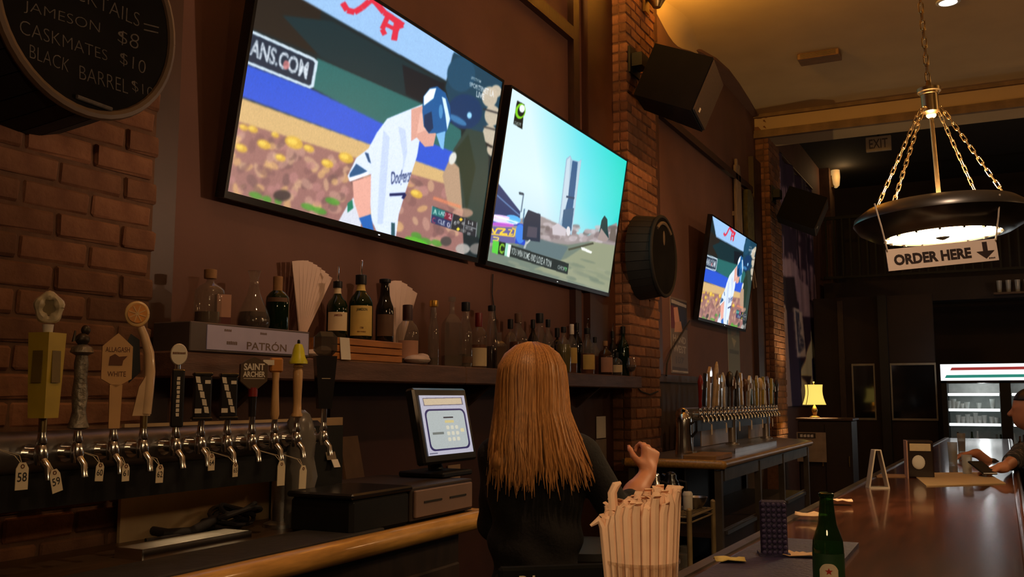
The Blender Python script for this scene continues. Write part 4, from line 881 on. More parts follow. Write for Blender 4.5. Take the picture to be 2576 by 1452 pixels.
    stroke(((655,20),(680,60),(720,70),(760,45),(800,10)),15); stroke(((800,0),(830,10),(880,70),(985,140)),15); stroke(((905,80),(870,160),(885,190)),13); stroke(((950,120),(935,220)),15); stroke(((985,140),(955,150)),10); stroke(((880,130),(960,170)),10)
    # network mark and score box
    P_.text('SPECTRUM',C2((1355,410),(1408,432),(1407,447),(1354,425)),(220,226,230),.01).text('SPORTSNET LA',C2((1347,440),(1480,488),(1478,524),(1345,462)),(232,236,240),.02).text('LIVE',C2((1384,488),(1428,506),(1424,538),(1382,520)),(236,240,244),.02)
    P_.poly(C2((1145,1103),(1387,1190),(1380,1268),(1137,1190)),(36,40,46)).poly(C2((1145,1105),(1250,1143),(1247,1180),(1141,1148)),(30,110,110)).poly(C2((1141,1150),(1247,1184),(1243,1224),(1137,1190)),(40,50,92)).poly(C2((1215,1132),(1258,1147),(1250,1184),(1208,1170)),(120,34,56))
    P_.text('LAD',C2((1182,1128),(1220,1140),(1218,1160),(1180,1148)),(230,236,238)).text('2',C2((1232,1142),(1250,1148),(1248,1174),(1230,1168)),(250,240,240)).text('CLE',C2((1178,1172),(1214,1184),(1212,1208),(1176,1194)),(230,236,238)).text('0',C2((1226,1188),(1243,1194),(1241,1220),(1224,1214)),(250,240,240)).text('6',C2((1262,1180),(1276,1185),(1275,1206),(1261,1202)),(236,236,236)).text('1-1',C2((1340,1180),(1365,1188),(1364,1208),(1339,1200)),(230,230,230)).text('PITCHES',C2((1325,1212),(1365,1225),(1364,1238),(1324,1226)),(210,210,210)).text('89',C2((1335,1240),(1352,1246),(1351,1262),(1334,1256)),(230,230,230))
    P_.text('A',C2((1152,1118),(1172,1124),(1170,1150),(1150,1144)),(210,236,220)).text('C',C2((1146,1162),(1164,1168),(1162,1198),(1144,1192)),(214,60,90))
    for x,y,c in ((1300,1175,(236,196,60)),(1285,1190,(120,120,120)),(1312,1196,(120,120,120)),(1285,1226,(226,206,60)),(1305,1232,(90,90,90)),(1320,1236,(90,90,90))): q=C2((x,y))[0]; P_.poly([(q[0]-5,q[1]),(q[0],q[1]-5),(q[0]+5,q[1]),(q[0],q[1]+5)],c)
    for a,b_ in (((1258,1145),(1245,1222)),((1322,1168),(1312,1245)),((1322,1205),(1382,1225)),((1387,1190),(1380,1268)),((1145,1103),(1137,1190))): P_.line(C2(a,b_),1.6,(150,154,158))
    return P_.blur(2).noise(.02,8)
C3=lambda *pts:[(1200+.482*x,200+.482*y) for x,y in pts]
def road_pic(w,h):
    P_=Pic(w,h,(120,200,214),homog([(1287,231),(1578,414),(1530,740),(1224,670)]))
    u,v=P_.X,P_.Y; t=np.clip(u*1.15-.45*v-.12,0,1)[...,None]; lo=np.array([206,230,236])/255; hi=np.array([24,206,190])/255; md=np.array([96,214,222])/255
    P_.im=np.where(t<.5,lo+(md-lo)*t*2,md+(hi-md)*(t-.5)*2); lowb=np.clip((v-.45)/.35,0,1)[...,None]*.6; P_.im=P_.im*(1-lowb)+np.array([178,206,222])/255*lowb
    P_.poly(C3((60,780),(335,735),(440,780),(560,840),(650,800),(730,760),(760,900),(720,1140),(40,980)),(150,140,140))
    r=np.random.default_rng(9)
    for i in range(90):
        x=r.uniform(330,720); y=r.uniform(775,860); P_.ell(C3((x,y))[0],r.uniform(4,12),r.uniform(3,7),[(170,158,160),(128,114,116),(190,180,184),(110,100,98)][r.integers(4)],.8)
    P_.poly(C3((270,860),(480,880),(600,858),(730,890),(700,1130),(50,985),(60,900)),(110,124,112)).poly(C3((270,840),(480,890),(440,960),(200,910)),(92,112,116)).poly(C3((600,860),(740,880),(700,1120),(300,1010),(470,950)),(142,148,122))
    for i in range(60): P_.ell(C3((r.uniform(80,690),r.uniform(960,1110)))[0],r.uniform(8,26),r.uniform(2,5),[(120,130,112),(150,154,130),(96,112,100)][r.integers(3)],.45,.25)
    P_.blur(2)
    P_.poly(C3((470,435),(492,418),(500,440),(535,448),(550,438),(497,830),(428,790)),(150,178,200)).poly(C3((503,445),(530,452),(512,640),(490,812),(445,800),(478,640)),(38,86,130)).poly(C3((475,440),(492,425),(480,640),(432,790)),(186,206,220)).poly(C3((535,450),(548,442),(498,826),(488,810)),(170,196,212)).poly(C3((455,700),(510,690),(495,810),(445,800)),(58,92,124)).line(C3((470,632),(512,640)),5,(30,60,90))
    P_.poly(C3((425,770),(470,800),(465,835),(400,830),(395,790)),(196,188,194)).ell(C3((480,810))[0],5,12,(214,210,214))
    P_.poly(C3((80,560),(112,572),(228,715),(225,770),(60,745)),(34,54,98)).line(C3((90,620),(225,735)),3,(96,130,176)).poly(C3((70,735),(225,752),(225,790),(70,790)),(60,84,170))
    P_.ell(C3((150,765))[0],36,8,(226,226,252),.95,.1).ell(C3((190,755))[0],20,10,(90,186,246),.9,.2).ell(C3((120,745))[0],26,5,(246,206,246),.9,.1).ell(C3((130,785))[0],32,5,(206,86,206),.8,.05).line(C3((78,735),(220,775)),3,(240,250,255))
    P_.poly(C3((60,795),(200,800),(200,880),(60,880)),(96,92,150)).line(C3((75,835),(195,845),(203,808),(185,803)),3,(246,206,60)).line(C3((78,805),(92,832),(106,806),(150,808),(120,832),(160,834)),4,(244,206,64)).line(C3((165,810),(185,812),(170,836),(190,834)),3,(244,206,64)).line(C3((84,850),(114,854),(110,868),(82,868)),3,(240,214,90))
    P_.poly(C3((215,775),(250,780),(255,890),(200,880)),(34,70,190)).ell(C3((228,830))[0],12,24,(66,140,230),.8)
    P_.poly(C3((245,760),(270,705),(335,727),(332,870),(240,860)),(36,48,66)).poly(C3((270,790),(318,795),(315,850),(262,845)),(74,72,86)).line(C3((250,700),(243,770)),3,(70,110,140))
    P_.line(C3((232,718),(246,622)),3,(96,120,140)).poly(C3((220,612),(246,618),(246,630),(222,626)),(40,60,76)).line(C3((262,870),(250,905)),5,(170,176,176)).line(C3((280,860),(262,880)),4,(186,190,190))
    P_.poly(C3((640,815),(652,750),(668,725),(682,745),(684,800),(690,850),(660,846)),(28,58,60)).poly(C3((690,850),(700,790),(722,775),(730,860)),(106,96,90)).poly(C3((630,850),(650,790),(690,845),(670,860)),(156,140,136)).line(C3((480,905),(610,868)),5,(74,76,62))
    P_.poly(C3((545,890),(560,892),(603,912),(598,922),(550,905)),(232,236,230))
    P_.poly(C3((210,132),(250,152),(238,285),(190,255)),(16,22,18)).ell(C3((228,188))[0],13,20,(120,200,30),1,.15).ell(C3((232,188))[0],9,14,(16,22,18),1,.15).ell(C3((237,175))[0],7,10,(230,240,236)).text('CHOPT',C3((197,240),(233,252),(230,270),(194,256)),(220,230,226),.02)
    P_.poly(C3((84,868),(117,874),(110,940),(78,930)),(86,200,64)).poly(C3((117,872),(152,880),(144,945),(110,937)),(18,34,22)).text('C',C3((121,880),(147,886),(141,938),(114,932)),(140,206,50),.05).poly(C3((152,880),(180,889),(170,951),(144,945)),(150,214,190)).poly(C3((166,885),(180,889),(171,951),(158,948)),(246,250,248))
    P_.poly(C3((182,890),(482,976),(475,1032),(172,948)),(30,40,40)).text('YOU WIN SOME AND LOSE A TON',C3((182,900),(393,963),(388,1000),(179,935)),(226,236,232),.02).text('CHOPT',C3((425,985),(472,998),(469,1018),(423,1004)),(206,220,214),.02).text('TV',C3((458,993),(474,998),(472,1018),(457,1013)),(70,180,80),.03)
    return P_.blur(1)
XB,XT=-2.40,-2.25; ZB,ZT=2.205,3.135
def tv(y0,y1,pic,label,sname):
    h=math.hypot(ZT-ZB,XT-XB); a=math.atan2(XT-XB,ZT-ZB); w=y1-y0
    t=thing('television',label,'television',(XB,(y0+y1)/2,ZB),0,'wall televisions',rot=(a,0,WALL))
    o=pic_panel('screen',pic,w,h,attrmat(sname,1.22),t,(0,0,h/2))
    bz=.014
    for c,d in (((0,0,h+bz/2),(w+2*bz,.045,bz)),((0,0,-bz*.9),(w+2*bz,.045,bz*1.8)),((-w/2-bz/2,0,h/2),(bz,.045,h)),((w/2+bz/2,0,h/2),(bz,.045,h))):
        b=MB(); b.box((c[0],.018,c[2]),d); b.build('bezel',black_gl,t)
    b=MB(); b.box((0,.022,h/2),(w,.034,h)); b.build('housing',black_pl,t)
    b=MB(); b.box((0,.055,h*.48),(w*.5,.03,h*.45),ch=.01); b.build('wall_mount',black_pl,t)
    b=MB(); b.tube([(0,.06,h*.62),(0,.135,h*.60)],.02,8); b.build('mount_arm',black_pl,t)
    b=MB(); b.box((.02,-.0052,-.014),(.012,.002,.004)); b.build('power_light',emitmat('tiny white indicator',(1,1,1),1.2),t)
    return t
g1=game_pic(560,315)
tv(2.515,4.35,g1,'large left television showing a baseball batter in a blue helmet','ball game screen')
tv(4.462,6.27,road_pic(420,236),'middle television showing a tall tower under a turquoise sky','tower broadcast screen')
g3=Pic(170,96,(0,0,0)); ys=(np.arange(96)*315/96).astype(int); xs=(np.arange(170)*560/170).astype(int); g3.im=g1.im[ys][:,xs]
tv(8.565,10.41,g3,'far television beside the brick pillar showing the same ball game','far ball game screen')
b=MB(); b.tube([atx(1240,690,WX+.012),atx(1238,740,WX+.012),atx(1246,800,WX+.012),atx(1250,925,WX+.012)],.004,6); tag(b.build('power_cord',rubber,smooth=True),'thin black cord hanging from the middle television','cord')
b=MB(); b.tube([atx(1735,808,WX+.03),atx(1712,845,WX+.02),atx(1690,880,WX+.02),atx(1678,915,WX+.04),atx(1676,945,WX+.07)],.008,6); tag(b.build('power_cord',rubber,smooth=True),'black cord crossing the poster below the far television','cord')
b=MB(); b.tube([atx(1598,968,PX+.012),atx(1612,985,PX+.012),atx(1635,993,PX+.012),atx(1655,985,PX+.012)],.006,6); tag(b.build('power_cord',rubber,smooth=True),'black cord looped across the middle brick pillar','cord')
# ================================================================ ROUND BARREL SIGNS
m_slate=mat('black chalkboard',(.007,.0065,.006),.9,var=.4,scale=5,spec=.08); m_chalk=mat('dusty chalk',srgb((86,81,75)),.95,var=.25,scale=60); m_chalkg=mat('green chalk',srgb((110,120,60)),.95,var=.3,scale=60)
m_stave=mat('blackened barrel wood',(.007,.006,.0055),.8,var=.4,scale=8); m_hoop=mat('dull rim wood',srgb((92,74,56)),.5,var=.2,scale=10)
def barrel(c,Rr,d,label,cat,rimm):
    t=thing('barrel_sign',label,cat,c,WALL)
    n=28
    for k in range(n):
        a0=2*PI*k/n; a1=2*PI*(k+.94)/n; v=[]
        for y,r in ((.0,Rr*1.0),(d*.5,Rr*1.05),(d,Rr*1.09)):
            for a in (a0,a1):
                for rr in (r,r-.02): v.append((rr*math.cos(a),y,rr*math.sin(a)))
        f=[]
        for j in range(2):
            o=j*4; f+= [(o,o+4,o+6,o+2),(o+1,o+3,o+7,o+5),(o,o+1,o+5,o+4),(o+2,o+6,o+7,o+3)]
        f+=[(0,2,3,1),(8,9,11,10)]; b=MB(); b.add(v,f); b.build('stave',m_stave,t)
    nn=48; b=MB(); b.tube([((Rr+.003)*math.cos(2*PI*k/nn),-.004,(Rr+.003)*math.sin(2*PI*k/nn)) for k in range(nn+1)],.014,8,False); b.build('rim',rimm,t,True)
    b=MB(); b.lathe([(0,-.008),(Rr-.01,-.008),(Rr-.01,.008),(0,.008)],48,(0,0,0),rotm(R(90),0,0)); f=b.build('face',m_slate,t)
    return t
Xf=-2.06; c=atx(225,29,Xf); Rb=258*mpp(c); t=barrel(c,Rb,PX-Xf if False else abs(PX-Xf),'round chalkboard barrel sign listing whiskey prices in chalk','sign',m_hoop)
def chalk(s_,quad,m=m_chalk,bold=-.018):
    v,f=fit_text(s_,1,1,bold); q=np.array([atx(x,y,Xf+.0085) for x,y in quad]); u=(v[:,0]+.5)[:,None]; w=(.5-v[:,1])[:,None]
    P_=q[0]*(1-u)*(1-w)+q[1]*u*(1-w)+q[2]*u*w+q[3]*(1-u)*w; L=np.c_[P_[:,1]-c[1],-(P_[:,0]-c[0]),P_[:,2]-c[2]]; b=MB(); b.add(L,f); b.build('chalk_lettering',m,t)
chalk('COCKTAILS',[(112,-72),(352,34),(350,68),(112,-38)],m_chalk); chalk('JAMESON',[(61,0),(252,57),(250,90),(60,32)]); chalk('$8',[(297,75),(352,88),(346,132),(296,108)]); chalk('CASKMATES',[(50,48),(270,127),(270,153),(50,84)]); chalk('$10',[(302,130),(368,155),(364,193),(302,162)]); chalk('BLACK',[(75,111),(176,150),(172,182),(75,145)]); chalk('BARREL',[(200,164),(322,202),(322,236),(200,198)]); chalk('$10',[(330,200),(386,222),(384,252),(334,230)]); chalk('=',[(362,58),(400,68),(398,84),(362,76)])
p0,p1=atx(193,243,Xf+.012),atx(280,275,Xf+.012); b=MB(); b.tube([(p0[1]-c[1],-(p0[0]-c[0]),p0[2]-c[2]),(p1[1]-c[1],-(p1[0]-c[0]),p1[2]-c[2])],.006,8); b.build('chalk_stick',m_chalk,t,True)
c2_=atx(1668,645,-2.13); t=barrel(c2_,97*mpp(c2_)*1.02,abs(PX+2.13),'dark round barrel sign on the middle brick pillar','sign',m_stave)
b=MB(); nn=16; Rr=97*mpp(c2_)*.86; b.tube([(Rr*math.cos(R(50+80*k/nn)),-.010,Rr*math.sin(R(50+80*k/nn))) for k in range(nn+1)],.014,6); b.build('arched_print',mat('faded grey print',srgb((96,84,72)),.8),t); b=MB(); b.sphere((0,-.010,Rr*.55),(.022,.004,.055)); b.build('emblem',MATS['faded grey print'],t,True)
# ================================================================ LOUDSPEAKERS
m_spk=mat('dark grey speaker cabinet',(.004,.0036,.0036),.7,var=.2,spec=.15); m_gril=mat('charcoal grille cloth',srgb((52,41,35)),.9,var=.2,scale=80,bump=.4,bscale=200)
def speaker(c,label):
    t=thing('loudspeaker',label,'speaker',c,0,'wall loudspeakers',rot=(0,0,0)); M=rotm(0,0,R(8))@rotm(0,R(24),0)
    w0,w1=.40,.58; d,h=.46,.40
    b=MB(); b.slab([(0,-w0/2),(d,-w1/2),(d,w1/2),(0,w0/2)],-h/2,h/2,M,(.11,0,0)); b.build('cabinet',m_spk,t)
    b=MB(); b.box((.10+0,0,0),(.01,.01,.01)); 
    b=MB(); b.box((d+.008,0,0),(.02,w1*.97,h*.95),None,ch=.012); b.v=[v@M.T+np.array([.11,0,0]) for v in b.v]; g=b.build('grille',m_gril,t)
    b=MB(); b.box((d+.02,-w1*.22,-h*.36),(.004,.035,.03)); b.v=[v@M.T+np.array([.11,0,0]) for v in b.v]; b.build('badge',white_pl,g)
    b=MB(); b.box((.03,0,.13),(.10,.16,.10)); b.build('bracket',black_pl,t); b=MB(); b.box((-.008,0,.13),(.016,.22,.2)); b.build('wall_plate',black_pl,t)
    return t
speaker((PX+.02,6.60,3.84),'large dark loudspeaker high on the middle brick pillar'); speaker((PX+.02,11.66,3.80),'dark loudspeaker on the far brick pillar beside the banner')
# ================================================================ POSTERS AND WALL OBJECTS
pq=[(1688,745),(1728,757),(1733,938),(1692,932)]; q=[atx(x,y,WX+.012) for x,y in pq]; y0,y1=q[0][1],q[1][1]; pz0,pz1=1.68,q[0][2]; y1=max(y1,q[2][1])
pp=Pic(60,150,(108,92,80)); pp.poly([(0,.03),(1,.03),(1,.40),(0,.40)],(44,34,46)).poly([(.0,.12),(.35,.12),(.45,.40),(0,.42)],(96,24,34)).poly([(.18,.14),(.42,.12),(.55,.34),(.30,.42),(.22,.3)],(206,150,128)).poly([(.5,.12),(.95,.14),(.9,.36),(.62,.36)],(30,34,64)).poly([(.25,.33),(.6,.30),(.7,.44),(.2,.46)],(190,140,110)).poly([(.05,.035),(.95,.06),(.95,.10),(.05,.085)],(166,160,160)).text('HAND',[(.12,.49),(.88,.51),(.88,.60),(.12,.58)],(176,164,148),.03).text('WEST',[(.12,.62),(.88,.63),(.88,.73),(.12,.72)],(176,164,148),.03).text('107',[(.25,.77),(.75,.78),(.75,.87),(.25,.87)],(84,74,72),.04).poly([(.05,.91),(.95,.92),(.95,.955),(.05,.95)],(72,56,50)).poly([(.05,.96),(1,.965),(1,.98),(.05,.975)],(190,180,166))
t=thing('wall_poster','tall poster with a red figure and two rows of pale capitals','poster',(WX+.003,(y0+y1)/2,pz0),WALL); b=MB(); b.box((0,.0,(pz1-pz0)/2),(y1-y0,.004,pz1-pz0)); b.build('poster_sheet',paper,t); pic_panel('print',pp,y1-y0,pz1-pz0,attrmat('poster print',emis=False,rough=.6),t,(0,-.0032,(pz1-pz0)/2))
p=atx(1878,915,WX+.01); t=thing('wall_poster','narrow grey-green strip poster under the far television','poster',(WX+.003,10.15,1.68),WALL); pp=Pic(30,60,(120,122,106)); pp.poly([(.2,.1),(.8,.12),(.7,.3),(.3,.34)],(150,132,110)).poly([(.3,.36),(.7,.4),(.5,.52)],(170,160,130)).poly([(.1,.55),(.9,.56),(.9,.62),(.1,.62)],(90,92,84)); b=MB(); b.box((0,0,.33),(.5,.004,.66)); b.build('poster_sheet',paper,t); pic_panel('print',pp,.5,.66,attrmat('strip poster print',emis=False,rough=.6),t,(0,-.0032,.33))
# weathered slats and mossy board beside the far television
p=atx(1880,530,WX+.03); t=thing('slat_bundle','bundle of pale weathered slats hung above the far television','wall decor',(WX+.03,10.42,3.02),WALL); m_sl=mat('grey weathered slat',srgb((136,116,98)),.8,var=.25,scale=9,stretch=(6,6,1))
for k,(x,h,a) in enumerate(((-.12,.92,1.5),(-.05,1.0,-1),(.02,.95,2.0),(.08,.90,-3))): b=MB(); b.box((x,0,.08+h/2),(.055,.03,h),rotm(0,R(a),0),ch=.006); b.build('slat',m_sl,t)
b=MB(); b.box((-.02,.02,.45),(.30,.02,.05)); b.build('cross_bar',m_sl,t)
t=thing('mossy_board','rough green-brown board hung left of the far brick pillar','wall decor',(WX+.035,10.86,3.05),WALL); b=MB(); b.prism([(-.14,.03),(.06,0),(.16,.12),(.17,.55),(.15,.72),(.05,.80),(-.12,.78),(-.17,.5)],-.03,.02); b.build('board',mat('mossy bark',srgb((86,80,44)),.9,var=.4,scale=14,bump=.8,bscale=30),t); b=MB(); b.tube([(-.10,-.04,.04),(-.06,-.045,-.15),(.0,-.04,-.35)],.010,6); b.tube([(-.10,-.04,.04),(.04,-.045,-.2),(.13,-.04,-.32),(.17,-.03,-.30)],.010,6); b.build('cord',m_sl,t,True)
# tall banner
bp=Pic(90,200,(40,30,52)); r=np.random.default_rng(2)
for k in range(46):
    u=(k%23)/23+.01; j=k//23; top=.03+.22*abs(math.sin(k*1.7))*.5+(0 if j==0 else .27); L_=.10+.09*r.random(); bp.poly([(u,top),(u+.025,top+.01),(u+.03,top+L_),(u+.012,top+L_+.03)],(150,128,146),.8)
for k in range(16): u=k/16; bp.poly([(u,.24),(u+.05,.24),(u+.03,.31+.05*math.sin(k))],(30,22,40),.9)
bp.poly([(.0,.44),(.35,.40),(.9,.52),(1,.60),(.6,.62),(.3,.52),(.1,.6)],(140,122,140),.8).poly([(.05,.50),(.4,.47),(.45,.60),(.1,.66)],(34,26,40)).poly([(.35,.60),(.62,.60),(.66,.79),(.38,.80)],(160,150,150)).text('B',[(.38,.61),(.62,.62),(.64,.78),(.40,.78)],(52,54,76),.04).poly([(.0,.60),(.25,.62),(.3,1),(.0,1)],(146,126,116),.8).poly([(.42,.80),(.75,.82),(.7,.88),(.45,.86)],(26,30,54)).poly([(.6,.84),(.74,.72),(.9,.66),(.99,.80),(1,1),(.55,1),(.5,.93)],(214,192,150)).poly([(.82,.80),(.95,.78),(.96,.90),(.86,.88)],(34,38,78)).poly([(.58,.87),(.75,.87),(.7,.93)],(46,40,50))
t=thing('wall_banner','tall purple and white banner hanging past the far brick pillar','banner',(WX+.05,13.75,1.35),WALL); pic_panel('cloth',bp.blur(1).gain(1.5),2.9,3.35,attrmat('banner cloth',emis=False,rough=.85),t,(0,0,3.35/2),wave=lambda X,Z:.03*np.sin(X*7)+.012*np.sin(X*17+Z*2),thick=.006)
b=MB(); b.cyl((-1.5,0,3.37),(1.5,0,3.37),.02,n=10); b.build('banner_rod',wood_dark,t,True)
# exit sign, wall light
p=aty(2210,362,12.6); t=thing('exit_sign','unlit pale EXIT sign hanging below the ceiling beam','sign',p); b=MB(); b.box((0,0,0),(.30,.05,.19),ch=.006); b.build('sign_case',mat('pale sign plastic',srgb((150,132,112)),.6),t); lettering(t,'EXIT',.22,.12,mat('dull sign letters',srgb((70,56,46)),.6),(0,-.0265,0)); b=MB(); b.cyl((0,0,.09),(0,0,5.3-p[2]),.012,n=8); b.build('hanger',black_pl,t)
p=np.array([PX+.07,16.65,atx(2095,440,PX+.07)[2]]); t=thing('wall_sconce','small glowing wall light on the plain column','wall light',p); b=MB(); b.lathe([(.02,-.16),(.06,-.12),(.075,.02),(.07,.16),(.05,.20)],14); b.build('shade',emitmat('amber sconce glass',(1,.62,.22),.35),t,True); b=MB(); b.box((-.045,0,-.05),(.05,.1,.2)); b.build('back_plate',brass,t)
point('sconce_lamp',p+np.array([.16,-.25,0]),3,(1,.6,.25),.05)
# ================================================================ PENDANT LAMPS
m_diff=emitmat('glowing opal glass',(1,.70,.36),PEND_E)
link=MB(); n=16; link.tube([(.0065*math.cos(2*PI*k/n),0,(.0115 if math.sin(2*PI*k/n)>0 else -.0115)+.0065*math.sin(2*PI*k/n)) for k in range(n+1)],.0021,6,False); link_me=link.mesh('link',brass,True)
def chain(t,a,b_,step=.027,sc=1.):
    a,b_=Vector(a),Vector(b_); d=b_-a; n=max(2,int(d.length/step)); q=d.to_track_quat('Z','Y'); c=bpy.data.objects.new('chain',None); COL.objects.link(c); c.parent=t; c.location=a; c.empty_display_size=.02
    for k in range(n):
        o=bpy.data.objects.new('link',link_me); COL.objects.link(o); o.parent=c; o.location=d*((k+.5)/n); o.rotation_mode='QUATERNION'; o.rotation_quaternion=q@Matrix.Rotation(R(90*(k%2)+20),3,'Z').to_quaternion(); s_=d.length/n/.027*1.0; o.scale=(sc,sc,s_)
def pendant(c,label,tilt=0.,up=1.):
    t=thing('pendant_lamp',label,'pendant lamp',c,0,'bowl pendants over the bar',rot=(0,tilt,0))
    b=MB(); b.lathe([(.200,-.052),(.235,-.048),(.285,-.020),(.305,.010),(.300,.030),(.262,.058),(.256,.062),(.250,.056),(.288,.024),(.270,-.010),(.225,-.034),(.200,-.040),(.200,-.052)],56,caps=False); b.build('bowl',bronze,t,True)
    b=MB(); b.lathe([(0,-.030),(.19,-.028),(.19,-.034),(0,-.036)],32); b.build('lamp_plate',white_pl,t,True)
    point('bowl_lamp',(0,0,.085),BOWL_E*up,(1,.62,.37),.03,t)
    b=MB(); b.lathe([(0,-.056),(.10,-.053),(.199,-.046),(.199,-.042),(0,-.044)],40); b.build('diffuser',m_diff,t,True)
    b=MB(); b.lathe([(0,-.066),(.008,-.064),(.022,-.058),(.026,-.054),(0,-.052)],16); b.build('finial',bronze,t,True)
    for k in range(16):
        a=2*PI*k/16; b=MB(); b.box((.196*math.cos(a),.196*math.sin(a),-.051),(.012,.008,.010),rotm(0,0,a)); b.build('clip',bronze,t)
    zc=.455; b=MB(); b.cyl((0,0,.055),(0,0,zc),.008,n=10); b.build('centre_rod',brass,t,True)
    b=MB(); b.lathe([(0,zc-.045),(.016,zc-.045),(.030,zc-.035),(.030,zc+.03),(.034,zc+.032),(.034,zc+.04),(.042,zc+.042),(.042,zc+.055),(.012,zc+.062),(.008,zc+.085),(0,zc+.088)],20); b.build('hub',brass,t,True)
    b=MB(); b.sphere((0,0,zc-.048),(.018,.018,.012)); b.build('hub_glow',emitmat('glowing hub underside',(1,.75,.35),2.2),t,True)  # emission stands in for bowl light striking the underside of the hub
    for k in range(4):
        a=R(YAW+(-22,24,158,204)[k]); chain(t,(.036*math.cos(a),.036*math.sin(a),zc-.02),(.225*math.cos(a),.225*math.sin(a),.062),.026)
    top=CZ-c[2]; chain(t,(0,0,zc+.08),(-.03 if not tilt else math.sin(-tilt)*0-.0,0,top-.03),.034,1.25)
    b=MB(); b.lathe([(.07,top),(.065,top-.02),(.02,top-.035),(0,top-.036)],18); b.build('ceiling_rose',brass,t,True)
    return t
lp=atd(2368,560,3.5)
pendant(lp,'dark bronze bowl pendant with the ORDER HERE sign below it',R(-2.2))
p2=(-.18,.25,2.2); pendant(p2,'dark bronze bowl pendant hanging over the near bar end',0.,.25)
# hanging sign
Ds=3.22; q=[atd(x,y,Ds) for x,y in ((2230,628),(2507,600),(2510,655),(2233,683))]; ctr=sum(q)/4; w_=np.linalg.norm(q[1]-q[0]); h_=np.linalg.norm(q[3]-q[0]); xd=(q[1]-q[0])/w_; rz=math.atan2(xd[1],xd[0]); ty=-math.asin(xd[2])
t=thing('hanging_sign','white ORDER HERE sign with a down arrow strung under the pendant','sign',ctr,rot=(0,ty,rz)); b=MB(); b.box((0,0,0),(w_,.004,h_)); b.build('sign_board',mat('white sign card',srgb((226,206,190)),.6,var=.03),t)
m_bk=mat('dark sign lettering',srgb((38,22,20)),.6); lettering(t,'ORDER HERE',w_*.70,h_*.50,m_bk,(-w_*.09,-.0026,-.002),bold=.045)
b=MB(); x=w_*.39; k=h_; b.prism([(x-.009,k*.38),(x+.009,k*.38),(x+.009,-k*.05),(x+.030,-k*.05),(x+.026,-k*.0),(x,-k*.36),(x-.026,-k*.0),(x-.030,-k*.05),(x-.009,-k*.05)],-.0032,-.0022); 
b=MB(); b.prism([(x-.008,k*.40),(x+.008,k*.40),(x+.008,-k*.04),(x-.008,-k*.04)],-.0032,-.0022); b.prism([(x-.030,-k*.02),(x+.030,-k*.02),(x,-k*.36)],-.0033,-.0023); b.build('arrow',m_bk,t); marks(t,.022,.005,m_bk,(w_*.44,-.0026,-h_*.36),None,4)
Minv=np.array(Matrix.Rotation(rz,3,'Z')@Matrix.Rotation(ty,3,'Y')).T
for (x,y),(x2,y2) in (((2200,512),(2232,630)),((2515,488),(2505,604))):
    a=Minv@(atd(x,y,Ds+.0)-ctr); e=Minv@(atd(x2,y2,Ds)-ctr); b=MB(); b.tube([a,(a+e)/2+np.array([0,-.004,0]),e],.0028,6); b.build('string',mat('white cord',srgb((206,190,170)),.7),t)
# ceiling fittings
p=atz(2385,4,CZ); can_n=['white recessed ceiling light above the far end of the bar']
def can(x,y,label,e):
    t=thing('recessed_light',label,'ceiling light',(x,y,CZ)); b=MB(); b.lathe([(.075,-.004),(.075,-.012),(.10,-.008),(.10,.0)],24,caps=False); b.build('trim_ring',white_pl,t,True); b=MB(); b.lathe([(0,-.004),(.075,-.004),(.075,0),(0,0)],24); b.build('lens',emitmat('bright ceiling lens',(1,.9,.72),9),t); return t
can(p[0],p[1],'bright white recessed ceiling light at the top of the photo',1)
t=thing('ceiling_vent','small wooden vent box on the cream ceiling','vent',(-1.41,9.67,CZ)); b=MB(); b.box((0,0,-.03),(.40,.22,.06),ch=.006); b.build('vent_case',mat('tan vent wood',srgb((120,84,50)),.5,var=.2),t)
for k in range(5): b=MB(); b.box((0,-.112,-.012-k*.009),(.34,.006,.004)); b.build('vent_slat',wood_dark,t)
# ================================================================ THE BAR
BZ=1.08
xl=lambda y:-.715+.0247*y; xr=lambda y:.035+.006*y
m_bar=mat('polished reddish bar wood',srgb((84,43,25)),.22,var=.35,scale=4,stretch=(9,1,9),coat=.6,bump=.03)
t=thing('bar_counter','long polished red-brown bar counter under the pendants','bar counter',(-.35,4.5,0)); O=np.array([-.35,4.5])
def bpoly(e0,e1,y0,y1): return [(xl(y0)+e0+.35,y0-4.5),(xr(y0)-e1+.35,y0-4.5),(xr(y1)-e1+.35,y1-4.5),(xl(y1)+e0+.35,y1-4.5)]
b=MB(); b.slab(bpoly(.03,0,-.6,10.3),BZ-.045,BZ); b.build('bar_top',m_bar,t)
b=MB(); b.slab(bpoly(0,.70,-.6,10.3)[:1]+[(xl(-.6)+.03+.35,-5.1),(xl(10.3)+.03+.35,5.8),(xl(10.3)+.35,5.8)],BZ-.045,BZ+.006); b.build('edge_rail',mat('worn steel edge',srgb((92,80,66)),.4,.8,var=.6,scale=5),t)
b=MB(); b.cyl((xr(-.6)+.35,-5.1,BZ-.022),(xr(10.3)+.35,5.8,BZ-.022),.026,n=12); b.build('arm_rail',m_bar,t,True)
b=MB(); b.slab(bpoly(.12,.34,-.5,10.2),.08,BZ-.046); b.build('bar_front',m_cab,t)
b=MB(); b.box((xl(3)-.10+.35,-1.5,.78),(.20,4.5,.04)); b.build('speed_rail',steel,t); b=MB(); b.box((xl(3)-.20+.35,-1.5,.84),(.012,4.5,.14)); b.build('speed_rail_lip',steel,t)
# blue mat along the working edge
m_blue=mat('dark blue bar mat',srgb((42,34,70)),.6,var=.25,scale=30,bump=.4,bscale=90)
b=MB(); b.slab([(xl(1.0)+.06,1.0),(xl(1.0)+.36,1.0),(xl(2.75)+.30,2.75),(xl(2.75)+.06,2.75)],BZ,BZ+.012); tag(b.build('bar_mat',m_blue),'dark blue bar mat along the working edge of the bar','mat')
